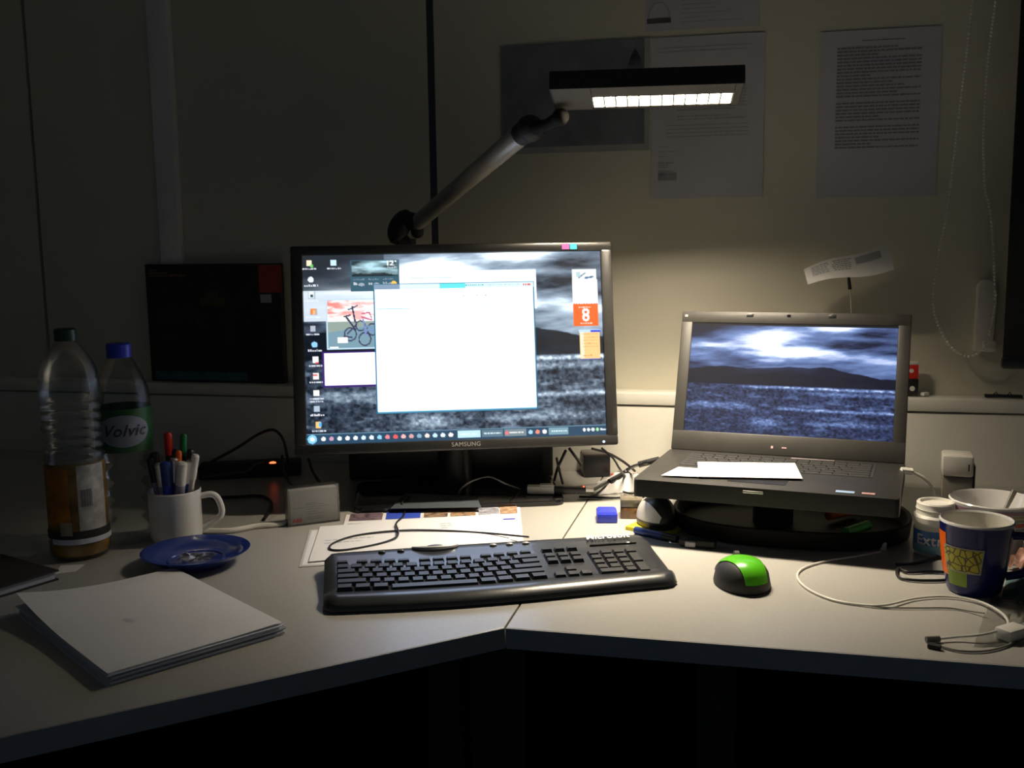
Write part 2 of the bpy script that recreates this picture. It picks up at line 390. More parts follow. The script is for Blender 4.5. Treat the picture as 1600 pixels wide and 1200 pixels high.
    # main white window
    rect(107, 47, 358, 252, (.03, .16, .26)); rect(108, 48, 357, 56, (.75, .95, 1.05)); rect(108, 48, 148, 56, (.25, .34, .48))
    rect(210, 48, 250, 55, (.15, .80, .85)); scribble(250, 278, 50, 2.5, (.05, .45, .5)); scribble(280, 335, 50.5, 1.5, (.45, .7, .75))
    scribble(341, 353, 50, 3, (.75, .1, .08)); rect(109, 56, 356, 248, (1.3, 1.6, 2.3))
    rect(112, 86, 162, 87, (.12, .38, .40)); rect(162, 86, 222, 86.7, (.55, .8, .8)); rect(245, 86, 342, 86.7, (.55, .6, .65))
    for x in (245, 266, 280): rect(x, 67, x+3, 68.5, (.45, .45, .45))
    rect(109, 248, 356, 250.5, (.10, .35, .55))
    # right side gadgets
    rect(419, 29, 458, 45, (.85, .92, .95)); seg(430, 42, 440, 35, 1, (.1, .2, .3)); seg(440, 43, 452, 41, 1.4, (.05, .15, .3)); rect(426, 33, 432, 41, (.5, .65, .7))
    rect(419, 45, 459, 85, (1.3, 1.3, 1.3)); rect(419, 85, 459, 121, (1.0, .14, .02))
    for x in range(420, 458, 4): rect(x, 83, x+2, 85, (.25, .22, .25))
    scribble(428, 448, 89, 2.4, (1, .75, .6)); scribble(430, 450, 115, 2.4, (1, .75, .6))
    for y in (98, 107):
        ring = np.abs(np.hypot(U-439, V-y)-4.1) < 1.6; rgb[ring] = (1.2, 1.2, 1.2)
    rect(427, 126, 461, 131, (.55, .75, 1)); rect(446, 127, 461, 131, (.02, .06, .75)); rect(428, 131, 460, 173, (1, .62, .26))
    rect(429, 131, 435, 172, (1, .85, .62))
    for y in (133, 138, 143, 148, 153): scribble(432, 457, y, 1.2, (.75, .22, .05), .6)
    scribble(432, 447, 167, 2.2, (.8, .18, .04)); rect(428, 173, 461, 174.5, (.05, .1, .6))
    # desktop icons with captions
    IC = [(10, 12, (.95, .85, .6)), (47, 12, (.6, .85, 1)), (12, 38, (.8, .85, .98)), (12, 62, (.85, .95, 1)), (14, 88, (1, .25, .04)), (13, 115, (.45, .5, .6)),
          (15, 140, (.3, .65, 1)), (16, 164, (1, .93, .95)), (16, 190, (1, .85, .85)), (16, 216, (1, 1, .95)), (16, 241, (.45, .55, .68)), (18, 266, (1, .6, .2))]
    for k_, (x, y, c) in enumerate(IC):
        rect(x-5, y-5, x+6, y+6, (.02, .03, .05), .4); disc(x, y, 4.6, c) if k_ in (2, 6) else rect(x-4, y-5, x+4, y+4.5, c)
        scribble(x-10, x+11, y+8, 2.4, (.85, .9, 1), .8)
    rect(12, 2+12, 16, 18, (.15, .65, .15)); rect(16, 168, 21, 170, (.9, .05, .05)); rect(12, 187, 18, 189, (.8, .1, .1)); rect(18, 262, 23, 268, (.1, .5, 1)); rect(14, 86, 17, 92, (1, .55, .3))
    scribble(6, 26, 228, 2.2, (.85, .9, 1), .7); rect(10, 61, 15, 66, (.05, .1, .12))
    # taskbar
    rect(0, 280, 465, 296, (.025, .07, .13), .92); rect(0, 280, 465, 280.7, (.15, .3, .42))
    disc(8, 288, 7, (.25, .65, .95)); disc(8, 288, 3.4, (.9, .98, 1))
    cols = [(.95, 1, 1), (.6, .35, .5), (.8, .95, 1), (1, 1, 1), (.9, .98, 1), (.7, .9, 1), (.85, .95, 1), (.3, .7, .95), (.85, .25, .3), (.85, .12, .12), (.9, .5, .5), (.7, .4, .4), (.25, .45, .6), (1, .8, .75), (.6, .85, 1), (.8, .95, 1), (1, .9, .9)]
    for i_, c in enumerate(cols): disc(25+i_*12.2, 288, 3.6, c, 3.4)
    rect(231, 282, 266, 293, (.55, .82, .92)); scribble(234, 260, 287, 2, (.95, 1, 1)); rect(268, 282, 302, 293, (.12, .2, .26)); scribble(272, 298, 286.5, 2.5, (.7, .88, .95))
    rect(304, 282, 338, 293, (.2, .26, .3)); scribble(308, 334, 286.5, 2.5, (.85, .85, .85)); disc(308, 288, 3, (.85, .2, .2))
    for x, c in ((345, (.4, .7, .9)), (356, (.85, .3, .2)), (367, (.95, 1, 1))): disc(x, 288, 3.5, c)
    rect(374, 282, 405, 293, (.2, .36, .44)); scribble(378, 402, 286.5, 2.5, (.8, .95, 1))
    for x, c in ((430, (.9, .95, 1)), (437, (.8, .9, 1)), (444, (.7, .8, .8)), (451, (.4, .9, .4))): disc(x, 287, 2.6, c)
    scribble(456, 464, 286, 3, (.8, .9, 1))
    return np.clip(rgb, 0, 2.6)

# ---------------------------------------------------------------- monitor
mw, mh = .518, .324
mc = Vector((-.0965, 1.8023, CZ-.1866)); myaw, mtl = .1054, .1764
X = Vector((math.cos(myaw), math.sin(myaw), 0)); N = Vector((-math.sin(myaw), math.cos(myaw), 0))
base = mc+N*.07; base.z = DZ
mon = thing('monitor', 'large black widescreen monitor showing a desktop with a blank white window', 'monitor', base, myaw)
Mi = mon.matrix_basis if False else (Matrix.Translation(base) @ Matrix.Rotation(myaw, 4, 'Z'))
MP = Mi.inverted() @ Matrix.Translation(mc) @ Matrix.Rotation(myaw, 4, 'Z') @ Matrix.Rotation(-mtl, 4, 'X')
bs, bt, bb = .0205, .0165, .0185
f_ = MB()                                    # bezel: rounded front frame
for c, d in (((0, .008, mh/2+bt/2), (mw+2*bs, .034, bt)), ((0, .008, -mh/2-bb/2), (mw+2*bs, .034, bb)), ((-mw/2-bs/2, .008, 0), (bs, .034, mh+.006)), ((mw/2+bs/2, .008, 0), (bs, .034, mh+.006))):
    f_.box(c, d, bev=.004, M=MP)
bezel = f_.build('bezel', BEZEL, mon)
MB().box((0, .030, 0), (mw+2*bs-.006, .022, mh+bt+bb-.006), bev=.008, M=MP).box((0, .050, -.01), (.34, .03, .22), bev=.012, M=MP).build('rear_housing', BLKM, mon)
screen_mesh('display', mw, mh, 420, 264, monitor_pic, emit_attr('monitor_picture', SCREEN), mon, MP @ Matrix.Translation((0, -.0035, 0)))
letters('SAMSUNG', .0105, mat('silver_print', (.45, .45, .45), .4), bezel, MP @ Matrix.Translation((.012, -.0093, -mh/2-bb/2+.001)) @ Matrix.Rotation(math.pi/2, 4, 'X'), bold=0)
MB().lathe([(.0001, 0), (.0022, 0), (.0022, .0012), (.0001, .0012)], 12, MP @ Matrix.Translation((mw/2-.006, -.0092, -mh/2-.012)) @ Matrix.Rotation(math.pi/2, 4, 'X')).build('power_light', mat('blue_led', (.3, .4, .9), .4, emis=(.5, .7, 1), es=1.2), bezel)
st = MB().box((0, 0, 0), (.013, .0006, .010), M=MP @ Matrix.Translation((mw/2-.062, -.0094, mh/2+bt/2)))
st.build('sticker', mat('magenta_sticker', (.45, .12, .40), .4), bezel, smooth=0)
MB().box((0, 0, 0), (.012, .0006, .010), M=MP @ Matrix.Translation((mw/2-.048, -.0094, mh/2+bt/2))).build('sticker', mat('cyan_sticker', (.05, .65, .75), .4), bezel, smooth=0)
neckt = (MP @ Vector((0, .062, -.02)))
MB().tube([(0, .075, .010), (0, .075, .1), (neckt.x, neckt.y+.02, neckt.z)], [.034, .03, .03], 20).build('neck', BLK, mon)
bp_ = MB()
b0 = Mi.inverted() @ at(536, 796, .0); b1 = Mi.inverted() @ at(906, 797, .0)
yf = (b0.y+b1.y)/2
def rrect(x0, y0, x1, y1, r, n=5):
    P = []
    for cx, cy, a0 in ((x1-r, y1-r, 0), (x0+r, y1-r, 90), (x0+r, y0+r, 180), (x1-r, y0+r, 270)):
        for k in range(n+1): a_ = math.radians(a0+90*k/n); P.append((cx+r*math.cos(a_), cy+r*math.sin(a_)))
    return P
bp_.prism(rrect(-.185, yf, .185, yf+.20, .02), 0, .010, bev=.002).build('stand_base', BLKG, mon)

dk = aty(706, 760, 2.010); dk.z = DZ
dock = thing('docking_box', 'long low black box in the dark behind the monitor stand', 'box', dk, .02)
MB().box((0, 0, .047), (.40, .022, .090), bev=.004).build('housing', BLKM, dock)
MB().box((0, -.0115, .047), (.36, .001, .070)).build('front_grille', BLK, dock, smooth=0)
# ---------------------------------------------------------------- laptop on a swivel stand
lyaw, ltl = -.3903, .3338; hz = .0977
lc = Vector((.4709, 1.7573, CZ-.2465)); hc = Vector((.4545, 1.7173, DZ+hz))
X = Vector((math.cos(lyaw), math.sin(lyaw), 0)); N = Vector((-math.sin(lyaw), math.cos(lyaw), 0))
lap = thing('laptop', 'open dark laptop on a stand showing a bluish moorland landscape', 'laptop', hc, lyaw)
Li = Matrix.Translation(hc) @ Matrix.Rotation(lyaw, 4, 'Z')
LPm = Li.inverted() @ Matrix.Translation(lc) @ Matrix.Rotation(lyaw, 4, 'Z') @ Matrix.Rotation(-ltl, 4, 'X')
lw, lh = .344, .194
f_ = MB()
for c, d in (((0, .004, lh/2+.0105), (lw+.04, .010, .021)), ((0, .004, -lh/2-.0175), (lw+.04, .010, .035)), ((-lw/2-.01, .004, 0), (.020, .010, lh+.004)), ((lw/2+.01, .004, 0), (.020, .010, lh+.004))):
    f_.box(c, d, bev=.002, M=LPm)
lid = f_.build('lid_bezel', LAPM, lap)
MB().box((0, .012, -.006), (lw+.038, .007, lh+.052), bev=.003, M=LPm).build('lid_back', BLKM, lap)
screen_mesh('display', lw, lh, 310, 176, laptop_pic, emit_attr('laptop_picture', LAPTOP), lap, LPm @ Matrix.Translation((0, .0005, 0)))
for x in (-.072, .066): MB().box((0, 0, 0), (.012, .0012, .0055), bev=.0004, M=LPm @ Matrix.Translation((x, -.0013, lh/2+.0145))).build('rubber_bumper', BLK, lid)
MB().box((0, 0, 0), (.006, .0012, .004), M=LPm @ Matrix.Translation((-.006, -.0013, lh/2+.0145))).build('webcam', BLKG, lid)
MB().box((0, 0, 0), (.005, .001, .004), M=LPm @ Matrix.Translation((-lw/2-.012, -.0012, lh/2+.012))).build('lid_mark', SILV, lid)
for i_, x in enumerate((-.019, -.001, .003)):
    MB().box((0, 0, 0), (.0035, .0008, .002 if i_ else .004), M=LPm @ Matrix.Translation((x, -.0012, -lh/2-.021))).build('status_light', mat('status_light_pink', (.7, .4, .4), .4, emis=(1, .5, .5), es=.25), lid)
bw, bd, th_ = .386, .242, .027
bod = MB().prism(rrect(-bw/2, -bd, bw/2, .006, .008), -th_, 0, bev=.003).build('base', mat('laptop_base_black', (.024, .023, .021), .5, var=.1), lap)
MB().box((0, .008, -.002), (.30, .014, .014), bev=.005).build('hinge', BLKM, lap)
MB().prism(rrect(-.15, -.118, .15, -.022, .004), 0, .0006).build('key_well', BLKM, lap)
# laptop keys: shared meshes
def key_mesh(wd, dp, ht, top=.8, name='key', m_=KEYM):
    t_ = MB(); x, y = wd/2, dp/2; X2, Y2 = x-.0018, y-.002
    t_.add([(-x, -y, 0), (x, -y, 0), (x, y, 0), (-x, y, 0), (-X2, -Y2, ht), (X2, -Y2, ht), (X2, Y2, ht), (-X2, Y2, ht)],
           [(3, 2, 1, 0), (4, 5, 6, 7), (0, 1, 5, 4), (1, 2, 6, 5), (2, 3, 7, 6), (3, 0, 4, 7)])
    bmesh.ops.recalc_face_normals(t_.b, faces=t_.b.faces); me = bpy.data.meshes.new(name); t_.b.to_mesh(me); t_.b.free(); me.materials.append(m_); return me
LKEY = mat('laptop_key', (.020, .020, .020), .65, var=.1, spec=.25)
KC = {}
def place_key(parent, wd, dp, ht, x, y, z, rz=0, tiltx=0, m_=KEYM):
    k_ = (round(wd, 4), round(dp, 4), round(ht, 4), m_.name)
    if k_ not in KC: KC[k_] = key_mesh(wd, dp, ht, m_=m_)
    o = bpy.data.objects.new('key', KC[k_]); C.objects.link(o); o.parent = parent; o.location = (x, y, z); o.rotation_euler = (tiltx, 0, rz); return o
rows = [[1]*15, [1]*13+[2], [1.5]+[1]*12+[1.5], [1.75]+[1]*11+[2.25], [2.25]+[1]*10+[2.75], [1.2, 1, 1.2, 1.2, 5.4, 1.2, 1, 1.2, 1.6]]
for r_, rw in enumerate(rows):
    tot = sum(rw); u_ = .292/tot; x = -.146
    for k_ in rw: place_key(lap, k_*u_-.0012, .0143, .0016, x+k_*u_/2, -.031-r_*.0157, .0006, m_=LKEY); x += k_*u_
MB().prism(rrect(-.055, -.210, .032, -.150, .004), 0, .0005).build('touchpad', BLK, lap)
MB().box((-.01, -bd-.0005, -.006), (.030, .003, .004), bev=.001).build('latch', SILV, lap)
MB().box((.118, -.222, .0003), (.026, .012, .0006)).build('sticker', mat('pale_blue_sticker', (.35, .5, .75), .3), lap, smooth=0)
MB().box((.150, -.222, .0003), (.018, .010, .0006)).build('sticker', mat('mixed_sticker', (.55, .32, .3), .3, var=.4, scale=300), lap, smooth=0)
MB().box((.05, -.0165, .001), (.07, .003, .002), bev=.0006).build('button_strip', mat('lilac_metal', (.7, .6, .62), .25, metal=.6), lap)
# stand
ls = thing('laptop_stand', 'black swivel stand with a deep oval tray, holding up the laptop', 'laptop stand', at(1233, 822, .0), -.30)
Si = ls.matrix_basis
Si = Matrix.Translation(at(1233, 822, .0)) @ Matrix.Rotation(-.30, 4, 'Z')
def sup(a_, b_, n_, k_, N_=64):
    t_ = 2*math.pi*k_/N_; c, s_ = math.cos(t_), math.sin(t_)
    return (a_*math.copysign(abs(c)**(2/n_), c), b_*math.copysign(abs(s_)**(2/n_), s_))
vs = []; fs = []; prof = [(.93, 0), (.985, .004), (1.0, .028), (.985, .030), (.965, .028), (.94, .007), (.0, .006)]
for k_, z in prof:
    for i_ in range(64): x, y = sup(.185, .135, 2.5, i_); vs.append((x*k_ if k_ else 0+x*.001, y*k_ if k_ else y*.001, z))
for j in range(len(prof)-1):
    for i_ in range(64): fs.append((j*64+i_, j*64+(i_+1) % 64, (j+1)*64+(i_+1) % 64, (j+1)*64+i_))
fs.append(tuple(range(64))[::-1]); t_ = MB(); t_.add(vs, fs); t_.build('tray', mat('tray_black', (.009, .009, .008), .6, spec=.14), ls)
pl = hc-N*.115; pl.z = 0; pl = Si.inverted() @ Vector((pl.x, pl.y, DZ))
MB().tube([(pl.x, pl.y+.03, .006), (pl.x, pl.y+.03, hz-th_-.006)], .032, 24).build('column', BLKM, ls)
MB().box((pl.x, pl.y, hz-th_-.0035), (.25, .19, .006), rz=lyaw+.30, bev=.002).build('top_plate', BLKM, ls)

# ---------------------------------------------------------------- desk lamp
hy = -.13; hp = Vector((.2135, 1.655, 0)); hp.z = CZ+.211
lampb = aty(640, 365, 2.06); foot = Vector((lampb.x, lampb.y, DZ))
lamp = thing('desk_lamp', 'black desk lamp with grey arm and long flat lit head over the screens', 'lamp', foot)
T = Matrix.Translation(-foot)
HM = T @ Matrix.Translation(hp) @ Matrix.Rotation(hy, 4, 'Z') @ Matrix.Rotation(math.radians(-10), 4, 'X')
MB().lathe([(.0001, 0), (.030, 0), (.030, .012), (.026, .018), (.0001, .018)], 32).build('base', BLKM, lamp)
MB().tube([(0, 0, .015), (0, 0, lampb.z-DZ-.01)], .012, 16).build('post', BLKM, lamp)
p1 = aty(652, 348, 2.04)-foot; p2 = aty(812, 212, 1.80)-foot
MB().tube(spline([(0, 0, lampb.z-DZ-.03), aty(622, 366, 2.06)-foot, aty(632, 345, 2.05)-foot, p1], 5), [.015]*4+[.021]*8+[.017]*4, 16).ball(aty(652, 362, 2.05)-foot, .013).build('elbow_joint', BLKM, lamp)
MB().tube([p1, p1.lerp(p2, .5), p2], [.0150, .0165, .0185], 20).build('arm', mat('arm_grey_metal', (.42, .41, .38), .35, metal=.3), lamp)
p3 = aty(828, 201, 1.785)-foot
MB().tube([p2, p3], [.019, .021], 16).ball(p3, .023, 18, 12).build('upper_joint', BLKM, lamp)
p4 = HM @ Vector((-.135, .03, -.018))
MB().tube([p3, p3.lerp(p4, .55)+Vector((0, 0, -.004)), p4], [.014, .009, .011], 14).ball(p4, .014).build('fore_arm', mat('fore_arm_black', (.012, .012, .012), .75, spec=.2), lamp)
# head: open-bottomed housing with bezel, louvre and tube
HW, HD, HT = .290, .110, .026
hd = MB()
hd.box((0, 0, HT), (HW, HD, .003), M=HM).box((0, -HD/2+.001, HT/2), (HW, .0025, HT), M=HM).box((0, HD/2-.001, HT/2), (HW, .0025, HT), M=HM)
hd.box((-HW/2+.001, 0, HT/2), (.0025, HD, HT), M=HM).box((HW/2-.001, 0, HT/2), (.0025, HD, HT), M=HM)
head = hd.build('head_housing', BLKM, lamp, smooth=0)
lx0, lx1, ly0, ly1 = -.083, .132, -.006, .044
bz = MB()
bz.box(((-HW/2+lx0)/2, 0, .0012), (lx0+HW/2-.002, HD-.004, .002), M=HM).box(((HW/2+lx1)/2, 0, .0012), (HW/2-lx1-.002, HD-.004, .002), M=HM)
bz.box(((lx0+lx1)/2, (-HD/2+ly0)/2, .0012), (lx1-lx0, ly0+HD/2-.002, .002), M=HM).box(((lx0+lx1)/2, (HD/2+ly1)/2, .0012), (lx1-lx0, HD/2-ly1-.002, .002), M=HM)
bz.build('head_underside', mat('lamp_underside_grey', (.10, .095, .075), .6), lamp, smooth=0)
rf = MB()
rf.box(((lx0+lx1)/2, ly0, .013), (lx1-lx0, .001, .024), M=HM).box(((lx0+lx1)/2, ly1, .013), (lx1-lx0, .001, .024), M=HM)
rf.box((lx0, (ly0+ly1)/2, .013), (.001, ly1-ly0, .024), M=HM).box((lx1, (ly0+ly1)/2, .013), (.001, ly1-ly0, .024), M=HM).build('reflector', LOUV, lamp, smooth=0)
for i_ in range(13): MB().box((0, 0, 0), (.0028, ly1-ly0-.001, .009)).build('louvre_slat', LOUV, lamp, smooth=0).matrix_local = HM @ Matrix.Translation((lx0+(lx1-lx0)*i_/12, (ly0+ly1)/2, .0055))
MB().box(((lx0+lx1)/2, (ly0+ly1)/2, .0055), (lx1-lx0, .0016, .009), M=HM).build('louvre_rail', LOUV, lamp, smooth=0)
MB().tube([HM @ Vector((lx0+.004, (ly0+ly1)/2, .019)), HM @ Vector((lx1-.004, (ly0+ly1)/2, .019))], .005, 12).build('tube', mat('lamp_tube_glass', (.9, .9, .85), .3, emis=LAMP_COL, es=9), lamp)
ad = bpy.data.lights.new('lamp_light', 'AREA'); ad.shape = 'RECTANGLE'; ad.size = lx1-lx0-.006; ad.size_y = ly1-ly0-.012; ad.energy = LAMP_W; ad.spread = math.radians(134); ad.color = LAMP_COL
al = bpy.data.objects.new('lamp_light', ad); C.objects.link(al); al.parent = lamp; al.matrix_local = HM @ Matrix.Translation(((lx0+lx1)/2, (ly0+ly1)/2, .0150)) @ Matrix.Rotation(math.radians(18), 4, 'X')

# ---------------------------------------------------------------- sheets, print
def sheet_on_wall(px0, py0, wd, ht, name, label, cat, m_, n=.001, group=None):
    p = atw(px0, py0, n); t_ = MB()
    nx, nz = 8, 8; vs = []; 
    for j in range(nz+1):
        for i_ in range(nx+1):
            x = wd*i_/nx; z = -ht*j/nz; vs.append((x, -.0012-.0008*(j/nz)**2, z))
    fs = [(j*(nx+1)+i_, (j+1)*(nx+1)+i_, (j+1)*(nx+1)+i_+1, j*(nx+1)+i_+1) for j in range(nz) for i_ in range(nx)]
    t_.add(vs, fs); o = t_.build(name, m_); o.location = p; o.rotation_euler = (0, 0, -TH); tag(o, label, cat, group); return o
def vprint(parent, rects, m_, name='print'):
    t_ = MB()
    for x0, z0, x1, z1 in rects:
        t_.add([(x0, -.0022, -z1), (x1, -.0022, -z1), (x1, -.0022, -z0), (x0, -.0022, -z0)], [(0, 1, 2, 3)])
    return t_.build(name, m_, parent, smooth=0)
def textrows(x0, x1, z0, z1, dz, h, seed, gapp=.12):
    r = random.Random(seed); out = []; z = z0
    while z < z1:
        if r.random() > gapp:
            x = x0; end = x1 if r.random() > .25 else x0+(x1-x0)*r.uniform(.4, .9)
            while x < end: w_ = r.uniform(.004, .014); out.append((x, z, min(x+w_, end), z+h)); x += w_+.0014
        z += dz
    return out
WPAP = mat('wall_paper_sheet', (.60, .60, .66), .7, var=.03, scale=9)
a4 = sheet_on_wall(1018, 60, .2135, .305, 'paper_sheet', 'typed paper sheet on the wall directly behind the lamp head', 'paper', WPAP)
vprint(a4, [(.012, .020, .19, .0212)]+textrows(.012, .18, .027, .045, .006, .0015, 1)+textrows(.05, .18, .10, .155, .006, .0022, 2)+textrows(.03, .185, .165, .19, .007, .0018, 3)+textrows(.014, .05, .205, .23, .009, .0016, 4)+textrows(.014, .045, .235, .262, .004, .003, 5), INKL)
vprint(a4, [(.014, .255, .05, .270)], mat('stamp_grey', (.33, .33, .36), .6), 'stamp')
a5 = sheet_on_wall(1281, 51, .2135, .303, 'paper_sheet', 'typed paper sheet on the wall above the laptop, with one dense text block', 'paper', WPAP)
vprint(a5, textrows(.075, .15, .018, .024, .02, .002, 8, 0)+textrows(.032, .180, .030, .215, .0062, .0028, 7, .06), mat('ink_dense', (.24, .24, .28), .6))
a3 = sheet_on_wall(1008, -60, .2135, .130, 'paper_sheet', 'letterhead sheet with a round logo, cut off by the top of the photo', 'paper', WPAP)
vprint(a3, textrows(.07, .185, .075, .118, .008, .0016, 9), INKL); vprint(a3, [(.004, .106, .050, .1155)], INK, 'logo_bar')
t_ = MB(); arc = [(.027+.020*math.cos(math.radians(a_)), -.0023, -.104+.026*math.sin(math.radians(a_))) for a_ in range(0, 181, 12)]; t_.tube(arc, .0012, 6); t_.build('logo_arch', INKL, a3)
po = sheet_on_wall(781, 72, .298, .212, 'poster', 'grey landscape poster on the wall behind the lamp arm joint', 'poster', mat('poster_margin', (.42, .44, .42), .6), n=.0015)
vprint(po, [(.003, .003, .288, .200)], mat('poster_picture', (.20, .21, .25), .5, var=.25, scale=14), 'picture')
t_ = MB(); t_.add([(.255, -.0026, -.052), (.285, -.0026, -.052), (.279, -.0026, -.034), (.270, -.0026, -.018), (.261, -.0026, -.034)], [(0, 1, 2, 3, 4)]); t_.build('painted_figure', mat('poster_dark', (.03, .03, .05), .6), po, smooth=0)
t_ = vprint(po, textrows(.10, .26, .188, .194, .01, .004, 12, 0), mat('poster_caption', (.07, .07, .09), .6), 'caption')
for v in po.children: v.location.y -= .0004*list(po.children).index(v)
# dark calendar
p0, p1_ = atw(228, 413, .028), atw(236, 594, .028); cw = .322; ch = p0.z-p1_.z
cal = MB().box((cw/2, .003, -ch/2), (cw, .018, ch), bev=.002).build('calendar', mat('calendar_black', (.018, .016, .014), .35, var=.5, scale=18), smooth=0)
cal.location = p0; cal.rotation_euler = (0, 0, -TH); tag(cal, 'dark photo calendar with red corner, hanging behind the monitor at left', 'calendar')
def cpr(rects, m_, name):
    o = vprint(cal, rects, m_, name); o.location.y = -.0045; return o
cpr([(.272, .003, .325, .062)], mat('calendar_red', (.42, .06, .04), .5), 'red_block'); cpr([(.274, .066, .300, .084)], mat('calendar_white', (.45, .45, .55), .5), 'white_tag')
cpr([(.012, ch-.022, .235, ch-.004)], mat('calendar_blue', (.03, .10, .15), .4, var=.4), 'blue_strip')
cpr(textrows(.01, .055, .012, .03, .006, .003, 22)+textrows(.06, .1, .022, .03, .009, .005, 23), mat('calendar_print', (.22, .12, .06), .5), 'print')
cpr([(.145, .060, .175, .072), (.13, .072, .19, .090)], mat('calendar_olive', (.06, .08, .015), .5), 'printed_flower')
cpr([(.02, .095, .09, .125), (.03, .150, .08, .165), (.12, .11, .15, .14)], mat('calendar_smudge', (.035, .03, .025), .5, var=.6), 'printed_detail')

# ---------------------------------------------------------------- roller blind, chain, cleat
bl_b = aty(1566, 574, 1.83); bl_t = Vector((bl_b.x+.012, bl_b.y, 2.45))
bl = thing('roller_blind', 'black roller blind hanging at the right end of the wall', 'blind', (bl_b.x, bl_b.y, bl_b.z), -TH)
MB().box((.35, 0, (2.45-bl_b.z)/2), (.70, .004, 2.45-bl_b.z)).build('fabric', BLINDM, bl, smooth=0)
MB().box((.35, 0, .008), (.704, .014, .020), bev=.004).build('bottom_bar', BLK, bl)
MB().tube([(0, .0, 2.45-bl_b.z), (.70, .0, 2.45-bl_b.z)], .03, 16).build('roller', BLK, bl)
cp = [(1520, 0), (1517, 27), (1510, 90), (1501, 160), (1490, 250), (1480, 330), (1468, 390), (1459, 453), (1459, 480), (1465, 505), (1478, 532), (1494, 550), (1512, 557), (1530, 551), (1543, 533), (1551, 500), (1555, 470), (1554, 440), (1552, 380), (1547, 328), (1539, 290), (1537, 213), (1543, 107), (1556, 0)]
pts = spline([atw(x, y, .045) for x, y in cp], 10)
top1, top2 = pts[0].copy(), pts[-1].copy(); top1.z = 2.4; top2.z = 2.4
pts = [top1]+pts+[top2]
dense = []
for i_ in range(len(pts)-1):
    L = (pts[i_+1]-pts[i_]).length; n_ = max(1, int(L/.001))
    dense += [pts[i_].lerp(pts[i_+1], k_/n_) for k_ in range(n_)]
acc = 0; last = None; beads = []
for p in dense:
    if last is None or (p-last).length >= .0062: beads.append(p); last = p
ch_ = thing('bead_chain', 'white bead chain loop hanging beside the dark blind', 'chain', atw(1512, 557, .045))
o_ = ch_.location.copy()
t_ = MB()
for p in beads: t_.ball(p-o_, .0026, 6, 4)
bb_ = t_.build('beads', WHP, ch_); bb_['kind'] = 'stuff'
MB().tube([p-o_ for p in pts], .0005, 5).build('cord', WHP, ch_)
c0 = atw(1535, 547, .0); c1 = atw(1533, 436, .0); hgt = c1.z-c0.z
cl = thing('blind_cleat', 'long white rounded wall bracket inside the loop of bead chain', 'bracket', c0, -TH)
Mc = Matrix.Rotation(math.pi/2, 4, 'X')
MB().prism([(.016*math.cos(a_), hgt-.016+.016*math.sin(a_)) for a_ in [math.pi*k_/12 for k_ in range(13)]]+[(-.017, .01), (-.017, .0), (.015, .0)], 0, .022, Mc, bev=.003).build('body', WHP, cl)
MB().box((.006, -.026, .010), (.022, .012, .020), bev=.002).build('chain_guide', WHP, cl)

# ---------------------------------------------------------------- things on the duct
zd = zt
def ledge(px, n=.03): p = atw(px, 610, n); p.z = zd; return p
p = ledge(1425, .028)
zz = zabove(p, 596)-zd
kb = thing('black_tin', 'small black tin with a white dot on the duct, right of the laptop lid', 'tin', p, -TH)
MB().box((0, 0, .016), (.020, .018, .032), bev=.002).build('body', BLK, kb); MB().lathe([(.0001, 0), (.0048, 0), (.0048, .001), (.0001, .001)], 16, Matrix.Translation((-.001, -.009, .014)) @ Matrix.Rotation(math.pi/2, 4, 'X')).build('white_dot', WHP, kb)
kb2 = thing('red_box', 'small red box with white lid, leaning upright on the black tin', 'box', p+Vector((0, 0, .032)), -TH)
MB().box((0, 0, .013), (.019, .012, .026), bev=.0008).build('body', REDP, kb2); MB().box((0, 0, .029), (.018, .012, .006), bev=.001).build('lid', WHP, kb2)
MB().lathe([(.0001, 0), (.004, 0), (.004, .0008), (.0001, .0008)], 14, Matrix.Translation((-.003, -.006, .015)) @ Matrix.Rotation(math.pi/2, 4, 'X')).build('white_dot', WHP, kb2)
kb2['label'] = 'small red box with white lid, standing on the black tin beside the laptop lid'
p = ledge(1568, .030)
fc = thing('file_clip', 'flat black clip lying on the cable duct at far right', 'clip', p, -TH)
MB().box((0, 0, .0025), (.064, .012, .005), bev=.001).build('bar', BLK, fc)
for x in (-.013, .011): MB().tube([(x-.003, 0, .005), (x, 0, .010), (x+.003, 0, .005)], .001, 6).build('prong', BLK, fc)
p = ledge(1440, .028)
wp = MB().box((0, 0, .003), (.016, .010, .006), bev=.002).build('white_clip', WHP); wp.location = p+UW*.006; wp.rotation_euler = (0, 0, .5); tag(wp, 'tiny white plastic clip on the duct beside the black tin', 'clip')
